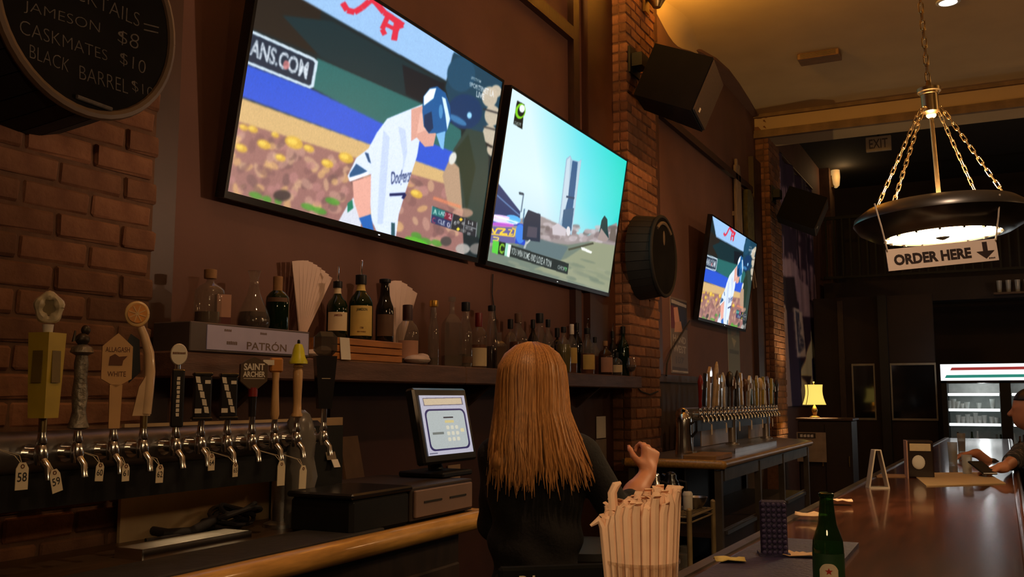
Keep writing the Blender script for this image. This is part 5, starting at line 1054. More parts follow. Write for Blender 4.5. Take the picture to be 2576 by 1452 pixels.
# studded blue caddy
p=atz(1948,1398,BZ+.013); s=mpp(p); w,h=66*s,138*s; t=thing('studded_holder','upright studded blue rubber holder standing on the bar mat','holder',(p[0],p[1],BZ+.012),R(18)); b=MB(); b.box((0,0,h/2),(w,.02,h),rotm(R(-4),0,0),ch=.005); pn=b.build('panel',m_blue,t); b=MB(); b.box((0,.012,.004),(w*1.15,.06,.008)); b.build('foot',m_blue,t)
st=MB(); st.lathe([(.0055,0),(.0045,.004),(0,.005)],8,(0,0,0),rotm(R(90),0,0)); sm=st.mesh('stud',mat('blue rubber stud',srgb((60,50,92)),.5),True)
for i in range(5):
    for j in range(10): o=bpy.data.objects.new('stud',sm); COL.objects.link(o); o.parent=pn; z=h*(.08+.84*j/9); o.location=(w*(-.38+.19*i),-.0105-z*math.tan(R(-4))*1.0*-1*-1*0-.0+ (z-h/2)*math.tan(R(4))*1.0,z)
def napkin(px,py,label,sx,sy,rz,m):
    p=atz(px,py,BZ+.013); o=MB(); n=6; v=[];f=[]; r_=np.random.default_rng(int(px))
    for i in range(n):
        for j in range(n): v.append(((i/(n-1)-.5)*sx,(j/(n-1)-.5)*sy,.004+abs(r_.normal(0,.004))))
    for i in range(n-1):
        for j in range(n-1): a=i*n+j; f.append((a,a+n,a+n+1,a+1))
    o.add(v,f); q=o.build('paper_napkin',m,loc=(p[0],p[1],BZ+.0125),smooth=True); q.rotation_euler=(0,0,rz); q.modifiers.new('t','SOLIDIFY').thickness=.002; return tag(q,label,'napkin')
m_nap=mat('yellowed napkin',srgb((206,186,110)),.85)
napkin(1835,1412,'crumpled yellowish napkin on the mat left of the studded holder',.07,.05,.4,m_nap); napkin(2012,1400,'crumpled pale napkin between the studded holder and the beer bottle',.08,.045,.2,mat('pale napkin',srgb((206,170,130)),.85)); napkin(2040,1300,'folded napkin on the bar edge behind the beer bottle',.10,.05,.1,MATS['pale napkin']); napkin(2112,1262,'small white napkin on the bar edge right of the bottle neck',.09,.06,.2,MATS['pale napkin'])
# straws in a cup ------------------------------------------------
cp=atd(1615,1330,1.30); cp[2]=BZ+.012; t=thing('straw_cup','clear plastic cup crammed with paper wrapped straws','cup',cp)
b=MB(); b.lathe([(0,.002),(.036,.002),(.038,0),(.040,.004),(.0492,.165),(.0512,.166),(.0512,.169),(.0482,.169),(.0385,.006),(0,.006)],32); b.build('cup',glassmat('clear plastic cup',(.93,.90,.86),haze=.02),t,True)
for z in (.12,): 
    n=40; b=MB(); rr=.0395+.0097*z/.165; b.tube([((rr+.001)*math.cos(2*PI*k/n),(rr+.001)*math.sin(2*PI*k/n),z) for k in range(n+1)],.0011,6,False); b.build('cup_ring',MATS['clear plastic cup'],t,True)
m_straw=mat('white straw wrapper',srgb((242,200,170)),.75,var=.06,scale=30); r_=np.random.default_rng(11); k=0
spots=[]
for ring,n in ((.0435,24),(.034,18),(.023,12),(.011,7)):
    for i in range(n): a=2*PI*i/n+ring*40; spots.append((ring,a))
sl=['leftmost paper wrapped straw leaning out of the cup','tallest paper wrapped straw with a bent tip']
camdir=math.atan2(-cp[1],-cp[0])
for i,(rg,a) in enumerate(spots):
    x0,y0=rg*.80*math.cos(a),rg*.80*math.sin(a); x1,y1=rg*1.10*math.cos(a),rg*1.10*math.sin(a)
    # straws stand taller towards the far right of the bundle
    side=math.cos(a-math.radians(26)); hgt=.246+.012*side*(rg/.042)+r_.normal(0,.006)
    tw=.0052+r_.uniform(0,.0010); ta=r_.uniform(0,6.28)
    o=MB(); pts=[(x0,y0,.008),(x0+(x1-x0)*.6,y0+(y1-y0)*.6,hgt*.6),(x1,y1,hgt-.012),(x1+.003*math.cos(ta),y1+.003*math.sin(ta),hgt)]; o.tube(pts,[tw,tw,tw*1.15,tw*1.0],7)
    q=o.build('paper_straw',m_straw,smooth=True,loc=cp); tag(q,'paper wrapped straw packed upright among the rest in the clear cup','straw','paper wrapped straws in the cup')
    o=MB(); ex=.008; tip=(x1+ex*math.cos(ta),y1+ex*math.sin(ta),hgt+.004); o.add([(x1-tw*math.sin(ta),y1+tw*math.cos(ta),hgt-.001),(x1+tw*math.sin(ta),y1-tw*math.cos(ta),hgt-.001),(tip[0]+tw*math.sin(ta),tip[1]-tw*math.cos(ta),tip[2]),(tip[0]-tw*math.sin(ta),tip[1]+tw*math.cos(ta),tip[2])],[(0,1,2,3)]); w_=o.build('wrapper_tip',m_straw,q); w_.modifiers.new('t','SOLIDIFY').thickness=.0016
cr_=np.array([math.cos(R(YAW)),math.sin(R(YAW)),0])
for (dx,h,lean,lab) in ((-.036,.222,-.006,'paper wrapped straw bending out over the left rim of the cup'),(-.022,.268,-.008,'tall paper wrapped straw standing above the bundle'),):
    o=MB(); p0=cr_*(dx*.7)-np.array([.012,.02,0])*.5; p1=cr_*(dx+lean)-np.array([.01,.02,0])*.6; up=np.array([0,0,1.])
    tipd=cr_*(-.018 if dx<-.03 else .012); pts=[p0+up*.01,p0*.5+p1*.5+up*h*.5,p1+up*(h-.01),p1+up*h+tipd*.4,p1+up*(h-(.008 if dx<-.03 else -.004))+tipd]; o.tube(pts,[.0058,.0062,.0068,.006,.002],8); q=o.build('paper_straw',m_straw,smooth=True,loc=cp); tag(q,lab,'straw','paper wrapped straws in the cup')
# black caddy with lettering just in front of the bartender
p=atd(1400,1428,1.42); t=thing('bar_caddy','black bar caddy with cream lettering at the bottom edge of the photo','caddy',(p[0],p[1],BZ+.001),R(38)); hh=p[2]-BZ; b=MB(); b.box((0,.012,hh/2),(.17,.022,hh),ch=.004); b.build('caddy_body',mat('matt black card',(.008,.008,.008),.95,spec=.1),t); b=MB(); b.box((0,.03,.006),(.19,.09,.012)); b.build('caddy_base',black_pl,t)
lettering(t,'Pd',.024,.022,m_gold if False else cream_ink,(-.045,-.0015,hh-.022),bold=.03,ang=R(0)); lettering(t,'uh',.030,.018,cream_ink,(.005,-.0015,hh-.035),bold=.03)
# green beer bottle --------------------------------------------
p=atd(2078,1240,1.80); hb=p[2]-BZ; t=thing('beer_bottle','open green beer bottle with a red star label on the bar','beer bottle',(p[0],p[1],BZ))
g_beer=glassmat('bottle green glass',(.10,.26,.10),haze=.06); s=hb/.235
pr=[(0,0),(.028,0),(.0305,.004),(.0305,.125),(.029,.142),(.0235,.158),(.0185,.172),(.0155,.195),(.0135,.220),(.0132,.226),(.0150,.227),(.0150,.234),(.0130,.235),(.0115,.235)]; b=MB(); b.lathe([(r*s,z*s) for r,z in pr],28); b.build('glass',g_beer,t,True)
b=MB(); b.lathe([(0,.004*s),(.0285*s,.005*s),(.0285*s,.11*s),(0,.111*s)],24); b.build('beer',mat('amber beer',srgb((70,70,20)),.2),t,True)
fa=math.atan2(-p[1],-p[0])
def ring_label(z0,z1,m,name,da,par,e=1.02):
    b=MB(); zz=np.linspace(z0,z1,4); b.lathe([(.0305*s*e,z*s) for z in zz],14,(0,0,0),None,fa-R(da),fa+R(da)); return b.build(name,m,par,True)
m_gl=mat('dark green label',srgb((28,66,34)),.6); lb=ring_label(.02,.118,m_gl,'label',85,t,1.015)
v=[];n=26; ov=[(.0215*math.cos(2*PI*k/n)*1.25,.020*math.sin(2*PI*k/n)) for k in range(n)]
def on_bottle(poly,zc,m,name,e,par):
    if name=='label_oval':
        b=MB(); xs=np.linspace(-.018,.018,15); vv=[]; f=[]
        for x in xs:
            zt=.020-.012*(abs(x)/.018)**3
            for z in (-.03,zt): vv.append((.0305*s*e*math.cos(fa+x/.0305),.0305*s*e*math.sin(fa+x/.0305),(zc+z)*s))
        for i in range(14): f.append((2*i,2*i+2,2*i+3,2*i+1))
        b.add(vv,f); return b.build(name,m,par)
    b=MB(); c0=[(.0305*s*e*math.cos(fa),.0305*s*e*math.sin(fa),zc*s)]; vv=c0+[(.0305*s*e*math.cos(fa+x/.0305),.0305*s*e*math.sin(fa+x/.0305),(zc+z)*s) for x,z in poly]; k=len(poly); b.add(vv,[(0,1+i,1+(i+1)%k) for i in range(k)]); return b.build(name,m,par)
rr_=[(x,z) for x,z in [(-.018,-.03),(.018,-.03),(.018,.008),(.014,.016),(.006,.020),(-.006,.020),(-.014,.016),(-.018,.008)]]
w1=on_bottle(rr_,.080,mat('cream oval label',srgb((222,204,176)),.6),'label_oval',1.03,lb); star=[]
for k in range(10): rr=.0075 if k%2==0 else .003; a=PI/2+2*PI*k/10; star.append((rr*math.cos(a),rr*math.sin(a)))
on_bottle(star,.085,mat('red star print',srgb((176,36,28)),.5),'red_star',1.075,w1)
v,f=fit_text('Heineken',1,1,.01); ang=fa+v[:,0]*1.15; b=MB(); b.add(np.c_[.0305*s*1.045*np.cos(ang),.0305*s*1.045*np.sin(ang),(.062+v[:,1]*.011)*s],f); b.build('lettering',m_gl,w1)
# items further along the bar -----------------------------------
p=atz(2208,1228,BZ); s=mpp(p); t=thing('card_stand','pointed clear acrylic card stand on the bar','stand',(p[0],p[1],BZ),R(24)); m_acr=mat('frosted acrylic',srgb((190,176,160)),.2,var=.05,coat=.5)
W2,H2=.085,.165
for (a,bb) in (((-W2/2,0),(-.012,H2)),((W2/2,0),(.012,H2))):
    b=MB(); d=np.array(bb)-np.array(a); L=np.linalg.norm(d); b.box(((a[0]+bb[0])/2,0,(a[1]+bb[1])/2),(.006,.05,L),rotm(0,math.atan2(d[0],d[1]),0)); b.build('side',m_acr,t)
b=MB(); b.box((0,0,H2),(.03,.05,.006),ch=.002); b.build('top_fold',m_acr,t); b=MB(); b.box((0,0,.003),(W2,.06,.006)); b.build('base',m_acr,t)
p=atz(2318,1203,BZ); s=mpp(p); hN=(1203-1110)*s; wN=62*s; t=thing('napkin_dispenser','dark napkin dispenser with a pale top panel on the bar','dispenser',(p[0],p[1],BZ),R(10)); b=MB(); b.box((0,.06,hN/2),(wN,.12,hN),ch=.006); b.build('case',mat('dark brown dispenser',srgb((40,28,24)),.3,coat=.3),t); b=MB(); b.box((0,-.002,hN*.82),(wN*.8,.004,hN*.2),ch=.0015); b.build('top_panel',mat('cream panel',srgb((206,186,150)),.5),t); b=MB(); b.sphere((-.01,-.003,hN*.42),(.03,.008,.035)); b.build('napkin',paper,t,True); b=MB(); b.box((-wN/2-.004,.02,hN/2),(.006,.14,hN)); b.build('side_plate',m_labr,t)
q=[atz(x,y,BZ+.004) for x,y in ((2292,1190),(2480,1188),(2530,1216),(2330,1222))]; ctr=sum(q)/4; b=MB(); b.slab([(p_[0]-ctr[0],p_[1]-ctr[1]) for p_ in q][::-1],-.003,.001); tag(b.build('menu_sheet',mat('cream menu sheet',srgb((190,160,116)),.6,var=.05),loc=(ctr[0],ctr[1],BZ+.0035)),'large cream menu sheet lying flat on the bar','menu')
q=atz(2255,1198,BZ); b=MB(); b.box((0,0,0),(.22,.16,.004)); o=b.build('paper_coaster',mat('tan paper mat',srgb((150,112,76)),.7),loc=(q[0],q[1],BZ+.002)); o.rotation_euler=(0,0,.3); tag(o,'tan paper mat left of the napkin dispenser','coaster')
# glasses and pitcher at the far end of the bar
for i,(px,py,h,r0,l) in enumerate(((2398,1150,.13,.028,'tall pale glass standing at the far end of the bar'),(2434,1176,.10,.026,'short frosted glass on the bar near the seated man'),(2420,1122,.14,.028,'tall glass farthest along the bar'))):
    p=atz(px,py+18,BZ); t=thing('drinking_glass',l,'glass',(p[0],p[1],BZ)); b=MB(); b.lathe([(0,.004),(r0*.8,.004),(r0*.82,0),(r0,h),(r0*.93,h),(r0*.76,.012),(0,.012)],16); b.build('glass',glassmat('frosted glass',(.8,.8,.78),haze=.3),t,True); b=MB(); b.lathe([(0,.013),(r0*.75,.013),(r0*.85,h*.6),(0,h*.6)],14); b.build('drink',paper if i!=2 else l_clr,t,True)
# ================================================================ WIRE RACK WITH COFFEE POTS
rk=np.array([-1.56,5.08,0]); t=thing('wire_rack','low wire shelf rack with coffee pots behind the bar','rack',rk,R(0)); m_wire=mat('tan coated wire',srgb((140,120,84)),.45,.3,var=.2)
RWx,RWy=.26,.46; ZR=.865
for x in (-RWx/2,RWx/2):
    for y in (-RWy/2,RWy/2): b=MB(); b.cyl((x,y,0),(x,y,ZR+.035),.014,n=10); b.sphere((x,y,ZR+.035),.015,10,6); b.build('post',m_wire,t,True)
for z in (.25,.55,ZR):
    for (a,e) in (((-RWx/2,-RWy/2),(RWx/2,-RWy/2)),((RWx/2,-RWy/2),(RWx/2,RWy/2)),((RWx/2,RWy/2),(-RWx/2,RWy/2)),((-RWx/2,RWy/2),(-RWx/2,-RWy/2))):
        for dz in (0,-.028): b=MB(); b.cyl((*a,z+dz),(*e,z+dz),.005,n=7); b.build('rim_wire',m_wire,t,True)
    for k in range(14): x=-RWx/2+RWx*(k+.5)/14; b=MB(); b.cyl((x,-RWy/2,z+.004),(x,RWy/2,z+.004),.0025,n=5); b.build('deck_wire',m_wire,t)
def pot(x,y,h,r0,label,m,nm='coffee_pot'):
    t=thing(nm,label,'pot',(x,y,ZR+.0075)); b=MB(); b.lathe([(r0*.95,0),(r0,.01),(r0,h*.55),(r0*.85,h*.72),(r0*.6,h*.82),(r0*.62,h*.9),(r0*.45,h*.97),(0,h)],20); b.build('body',m,t,True); b=MB(); b.tube([(r0*.9,-.0,h*.75),(r0*1.7,-.0,h*.72),(r0*1.75,0,h*.35),(r0,0,h*.2)],.009,8); b.build('handle',black_pl,t,True); b=MB(); b.lathe([(r0*.5,h*.9),(r0*.5,h*.95),(0,h*1.01)],14); b.build('lid',black_pl,t,True); b=MB(); b.tube([(-r0*.5,0,h*.86),(-r0*.95,0,h*.92)],[.012,.007],8); b.build('spout',m,t,True)
p=atx(1688,1262,-1.45); pot(-1.612,5.13,.20,.05,'dark glossy coffee pot with a steel collar on the wire rack',black_gl); pot(-1.66,5.02,.20,.036,'slim steel coffee pot left on the wire rack',chrome)
t=thing('white_canister','white lidded canister on the wire rack','canister',(-1.516,5.12,ZR+.0075)); b=MB(); b.lathe([(.024,0),(.026,.004),(.026,.080),(.021,.092),(0,.093)],18); b.build('canister',white_pl,t,True); b=MB(); b.lathe([(.0275,.075),(.0275,.085),(.021,.097),(0,.098)],18); b.build('lid',paper,t,True)
t=thing('steel_bowl','shallow steel bowl behind the white canister on the rack','bowl',(-1.50,5.23,ZR+.0075)); b=MB(); b.lathe([(.03,0),(.05,.03),(.062,.06),(.058,.06),(.045,.03),(0,.008)],20); b.build('bowl',steel,t,True)
for i,(x,y,z,l) in enumerate(((-1.60,4.98,.55,'upside-down glass on the lower rack shelf, nearest'),(-1.56,5.20,.55,'upside-down glass on the lower rack shelf, farthest'),(-1.50,4.94,.55,'upside-down glass on the lower rack shelf, by the front post'))): t=thing('drinking_glass',l,'glass',(x,y,z+.0075)); b=MB(); b.lathe([(.040,0),(.034,.11),(.0,.112),(.0,.106),(.031,.106),(.037,0)],14); b.build('glass',g_clear,t,True)
t=thing('steel_bin','dull steel bin on the floor behind the bartender','bin',(-1.62,3.95,0)); b=MB(); b.lathe([(.16,0),(.19,.78),(.20,.79),(.20,.81),(.18,.80),(.15,.02),(0,.02)],24); b.build('bin',mat('dull grey steel',srgb((92,80,68)),.5,.5,var=.2),t,True); b=MB(); b.lathe([(.205,.80),(.20,.83),(.1,.86),(0,.87)],24); b.build('lid',black_pl,t,True)
# ================================================================ FAR END
cabp=np.array([-1.80,11.9,0]); t=thing('dark_cabinet','tall dark cabinet past the far back counter','cabinet',cabp); b=MB(); b.box((0,0,.60),(.60,.5,1.20),ch=.01); b.build('body',mat('very dark cabinet',srgb((40,29,24)),.6),t); b=MB(); b.box((0,0,1.215),(.64,.54,.03),ch=.006); b.build('top',wood_dark,t)
for x in (-.145,.145): b=MB(); b.box((x,-.256,.62),(.28,.014,1.08),ch=.004); d=b.build('door',MATS['very dark cabinet'],t); b=MB(); b.cyl((x+.12,-.275,.68),(x+.12,-.275,.80),.008,n=8); b.build('handle',brass,d)
LPp=np.array([-1.87,11.85,1.345]); 
lp0=aty(2050,1055,11.8); LPp=np.array([lp0[0],11.8,1.2305]); t=thing('table_lamp','small table lamp with a glowing yellow shade on the dark cabinet','table lamp',LPp); b=MB(); b.lathe([(.055,0),(.06,.012),(.02,.03),(.028,.06),(.036,.09),(.018,.13),(.008,.15),(.008,.19)],16); b.build('base',brass,t,True)
z0,z1=.155,.39; m_shade=emitmat('glowing yellow lampshade',(1,.70,.14),1.05)
for k in range(4):
    a0=R(45+90*k+20); a1=R(135+90*k+20); v=[];f=[]; n=7
    for j in range(n):
        u=j/(n-1); z=z0+(z1-z0)*u; rr=.165-.04*u-.022*math.sin(PI*u)
        for a in (a0,a1): v.append((rr*math.cos(a),rr*math.sin(a),z))
    for j in range(n-1): f.append((2*j,2*j+1,2*j+3,2*j+2))
    b=MB(); b.add(v,f); o=b.build('shade_panel',m_shade,t,True); o.modifiers.new('t','SOLIDIFY').thickness=.003
    b=MB(); b.tube([v[2*j] for j in range(n)],.004,6); b.build('shade_rib',mat('dark olive piping',srgb((70,60,20)),.6),t,True)
b=MB(); b.lathe([(.004,.39),(.004,.41),(.014,.425),(0,.44)],8); b.build('finial',brass,t,True)
point('lampshade_bulb',LPp+np.array([0,0,.29]),30,(1,.72,.35),.03)
p=aty(2034,1127,11.4); t=thing('paper_sign','white paper sign fixed to the side of the dark cabinet','sign',(p[0],11.60,p[2]-.17)); b=MB(); b.box((0,0,.17),(.33,.006,.34)); b.build('sheet',mat('greyish paper',srgb((150,134,118)),.8),t); b=MB(); b.box((-.05,-.004,.30),(.20,.002,.06)); b.build('print_band',mat('dark print band',srgb((52,46,42)),.7),t); marks(t,.16,.035,paper,(-.05,-.0058,.30),None,4)
# lit drinks cooler at the end
YC=14.2; t=thing('drinks_cooler','lit drinks cooler with glowing header and glass shelves','cooler',(.35,YC,0)); ox=.35
a=aty(2365,917,YC); bq=aty(2365,958,YC); x0=a[0]-ox; x1=1.6; zt,zb=a[2],bq[2]
b=MB(); b.box(((x0+x1)/2,.1,(zt+zb)/2),(x1-x0,.2,zt-zb)); hd=b.build('lit_header',emitmat('white lit header',(.96,.98,1),1.5),t)
m_rs=emitmat('red header stripe',(.30,.03,.03),1.); m_gs=emitmat('green header stripe',(.02,.22,.17),1.)
b=MB(); b.prism([(x0+.14,zt-.045),(x1,zt-.035),(x1,zt-.075),(x0+.12,zt-.083)],-.004,.001); b.build('red_stripe',m_rs,hd); b=MB(); b.prism([(x0+.07,zb+.075),(x1,zb+.085),(x1,zb+.045),(x0+.05,zb+.035)],-.004,.001); b.build('green_stripe',m_gs,hd)
x2=aty(2383,1000,YC)[0]-ox; x3=aty(2516,1000,YC)[0]-ox; ztop=aty(2450,964,YC)[2]; zbot=.74
b=MB(); b.box(((x0+x1)/2,.62,zt/2-.0),(x1-x0,.04,zt)); b.build('back_wall',mat('pale cooler lining',srgb((170,170,166)),.6),t)
for xa,xb in ((x0,x2),(x3,x3+.13),(x1-.1,x1)): b=MB(); b.box(((xa+xb)/2,.3,zb/2),(xb-xa,.6,zb)); b.build('upright',black_pl,t)
b=MB(); b.box(((x0+x1)/2,.3,(ztop+zb)/2),(x1-x0,.6,zb-ztop)); b.build('top_rail',black_pl,t); b=MB(); b.box(((x0+x1)/2,.3,zbot/2),(x1-x0,.6,zbot)); b.build('lower_panel',black_pl,t)
m_strip=emitmat('white shelf light',(.95,1,1),2.2); shz=[]
for y in (992,1031,1068): z=aty(2450,y,YC)[2]; shz.append(z)
for (xa,xb) in ((x2,x3),(x3+.13,x1-.1)):
    for z in shz:
        b=MB(); b.box(((xa+xb)/2,.30,z-.006),(xb-xa,.55,.012)); sf=b.build('glass_shelf',glassmat('cooler shelf glass',(.85,.9,.9),haze=.15),t); b=MB(); b.box(((xa+xb)/2,.02,z-.004),(xb-xa-.02,.02,.035)); b.build('shelf_light',m_strip,sf)
n_=0; r_=np.random.default_rng(21)
for row,(z,lst) in enumerate(((shz[0],[]),(shz[1],[(2388,.12),(2398,.14),(2408,.11),(2420,.08),(2432,.10),(2462,.09),(2496,.14)]),(shz[2],[(2408,.12),(2420,.10),(2432,.13),(2440,.10),(2452,.15),(2462,.11),(2474,.12),(2492,.10),(2504,.09)]),(zbot,[(2405,.26),(2418,.22),(2440,.27),(2454,.28),(2484,.17),(2502,.24),(2512,.24),(2545,.26),(2560,.22),(2571,.20)]))):
    for k,(px,h) in enumerate(lst):
        x=aty(px,1000,YC+.2)[0]; nm='liquor_bottle' if row==3 else 'drinking_glass'
        t=thing(nm,('small bottle on the bottom of the lit cooler, %s from the left' if row==3 else ('glass on the middle cooler shelf, %s from the left' if row==1 else 'glass on the lowest cooler shelf, %s from the left'))%ords[k],'bottle' if row==3 else 'glass',(x,YC+.2,z+.0005),0,'bottles in the lit cooler' if row==3 else 'glasses in the lit cooler')
        b=MB()
        if row==3: b.lathe([(.036,0),(.038,.01),(.038,h*.55),(.014,h*.74),(.012,h)],12); b.build('glass',[g_amber,g_clear,g_green,glassmat('frosted glass',(.8,.8,.78),haze=.3)][k%4],t,True); b=MB(); b.lathe([(.0395,h*.12),(.0395,h*.45)],12); b.build('label',m_lab,t,True)
        else: b.lathe([(.026,0),(.036,h),(.033,h),(.023,.006),(0,.006)],12); b.build('glass',glassmat('frosted glass',(.8,.8,.78),haze=.3),t,True)
point('cooler_lamp',(-.16,YC+.12,ztop-.05),6,(.93,1,1),.06); point('cooler_lamp',(.8,YC+.12,ztop-.05),6,(.93,1,1),.06)
# things on the mezzanine at the right
t=thing('wall_shelf','small dim shelf of glasses above the right end of the balcony','shelf',(.30,15.85,3.0)); b=MB(); b.box((0,0,0),(.5,.15,.03)); b.build('shelf_board',wood_dark,t)
for k in range(4):
    g=thing('drinking_glass','glass on the dim upper shelf, %s from the left'%ords[k],'glass',(.13+k*.12,15.85,3.0155),0,'glasses on the dim upper shelf'); b=MB(); b.lathe([(.03,0),(.04,.18),(.036,.18),(.0,.01)],12); b.build('glass',glassmat('frosted glass',(.8,.8,.78),haze=.3),g,True)
# ================================================================ PEOPLE
m_skin=mat('warm skin',srgb((206,140,104)),.5,var=.06,scale=8); m_skin.node_tree.nodes['Principled BSDF'].inputs['Subsurface Weight'].default_value=.05
m_blk=mat('black knit fabric',(.010,.009,.010),.9,var=.3,scale=60,bump=.2,bscale=120); m_jean=mat('dark denim',srgb((30,32,44)),.85,var=.2,scale=50)
m_hair=mat('blonde hair',srgb((190,136,80)),.45,var=.38,scale=22,stretch=(14,14,.8)); m_hair2=mat('dark hair',srgb((34,24,19)),.5,var=.3,scale=30); m_shoe=mat('black shoe',(.012,.012,.012),.4)
def hand(F,w,d,palm_n,sc=1.,curl=.5,side=1,k=.006):
    """palm and five separate bent fingers; w wrist, d pointing direction, palm_n palm normal"""
    w=np.array(w,float); d=np.array(d,float); d/=np.linalg.norm(d); n=np.array(palm_n,float); n-=d*(n@d); n/=np.linalg.norm(n); s=np.cross(d,n)*side
    pc=w+d*.045*sc; F.cone(w,w+d*.02*sc,.024*sc,.026*sc,.01)
    for q in (-.026,-.009,.009,.026): F.cone(w+d*.02*sc+s*q*.6*sc,w+d*.082*sc+s*q*sc,.015*sc,.0125*sc,.008)
    for q,L in ((-.028,.060),(-.0095,.076),(.0095,.082),(.0285,.070)):
        b0=w+d*.080*sc+s*q*sc; L*=sc; a=curl; p=b0; dirs=d.copy()
        for j,(fr,r) in enumerate(((.45,.0092),(.32,.0085),(.23,.0076))):
            ang=a*(j+.6)*.75; dd=d*math.cos(ang)+n*math.sin(ang); e=p+dd*L*fr; F.cone(p,e,r*sc,(r-.0008)*sc,k*.5); p=e
    t0=w+d*.022*sc+s*.026*sc; t1=t0+(d*.55+s*.75+n*.35)*.036*sc; t2=t1+(d*.85+s*.25+n*.5)*.030*sc; t3=t2+(d*.8-s*.1+n*.6)*.022*sc
    F.cone(t0,t1,.0135*sc,.0115*sc,.008).cone(t1,t2,.0110*sc,.0095*sc,.004).cone(t2,t3,.0095*sc,.0075*sc,.004)
# ---- bartender seen from behind; local x right, y forward (away from camera), z up
bw=atd(1338,870,2.9); BP=(bw[0],bw[1],0); BR=R(25)
hip,wst,chs,nck=(0,0,.86),(.005,.0,1.06),(.0,.0,1.24),(.0,-.005,1.375)
rs,re,rh=(.155,-.005,1.305),(.262,.03,1.118),(.362,.17,1.235); ls,le,lh=(-.105,.015,1.305),(-.115,.13,1.09),(-.02,.33,1.12)
def wbody(F,g=0.):
    F.ell((.01,0,.86),(.158+g,.115+g,.13),.05).ell((.01,.005,1.06),(.125+g,.088+g,.15),.06).ell((.008,.005,1.22),(.138+g,.095+g,.13),.06).cone((-.085,0,1.305),(.125,-.003,1.305),.052+g,.052+g,.05)
F=Field((-.32,-.22,-.01),(.46,.46,1.66),.0075); wbody(F)
F.cone((0,-.01,1.32),(0,.008,1.43),.050,.046,.03)
F.ell((0,.02,1.52),(.070,.088,.108),.02).ell((0,.055,1.475),(.050,.045,.055),.02).cone((0,.105,1.515),(0,.118,1.495),.010,.013,.012)      # skull, jaw, nose
for sx in (-1,1): F.ell((sx*.072,.015,1.505),(.010,.018,.030),.008); F.ell((sx*.028,.098,1.528),(.012,.008,.008),.006)
F.cone((-.02,.104,1.462),(.02,.104,1.462),.006,.006,.006)
F.chain([rs,re],[.046,.040],.02).chain([re,(.318,.11,1.185),rh],[.041,.036,.026],.015); hand(F,rh,(.10,.22,.50),(-.5,.7,-.1),.98,1.7,1)
F.chain([ls,le],[.046,.040],.02).chain([le,(-.07,.23,1.105),lh],[.041,.034,.024],.015); hand(F,lh,(.4,.9,-.05),(.1,0,-1),.95,.4,-1)
for sx in (-1,1): F.chain([(sx*.085,0,.84),(sx*.090,.01,.48),(sx*.092,-.01,.09)],[.098,.060,.038],.03).ell((sx*.095,.06,.035),(.042,.11,.034),.02)
pw=F.build('person',m_skin,None,2); pw.location=BP; pw.rotation_euler=(0,0,BR); tag(pw,'bartender with long blonde hair and black top seen from behind','person')
F=Field((-.32,-.22,.80),(.42,.40,1.45),.008); wbody(F,.014); F.chain([rs,re],[.056,.052],.025).chain([re,(.290,.075,1.150)],[.052,.050],.02).chain([ls,le],[.056,.052],.025).chain([le,(-.075,.22,1.10)],[.052,.048],.02).cone((0,-.01,1.32),(0,0,1.38),.066,.058,.03)
F.disp(lambda x,y,z:.004*np.sin(z*55+x*22)*np.exp(-((z-1.05)/.14)**2)+.003*np.sin(x*60+z*30)); F.cut(lambda x,y,z:np.maximum(.83-z,z-1.385-.2*y)); F.build('black_top',m_blk,pw,1)
F=Field((-.25,-.2,.03),(.25,.2,.92),.010); F.ell((0,0,.86),(.172,.122,.13),.05)
for sx in (-1,1): F.chain([(sx*.085,0,.84),(sx*.090,.01,.48),(sx*.092,-.01,.07)],[.108,.072,.055],.03)
F.cut(lambda x,y,z:np.maximum(.06-z,z-.90)); F.build('trousers',m_jean,pw,1)
for sx in (-1,1): F=Field((sx*.095-.07,-.09,-.005),(sx*.095+.07,.2,.14),.007); F.ell((sx*.095,.05,.035),(.047,.125,.040),.02).cone((sx*.095,-.01,.03),(sx*.092,-.01,.09),.05,.046,.02); F.cut(lambda x,y,z:.0005-z); F.build('shoe',m_shoe,pw,1)
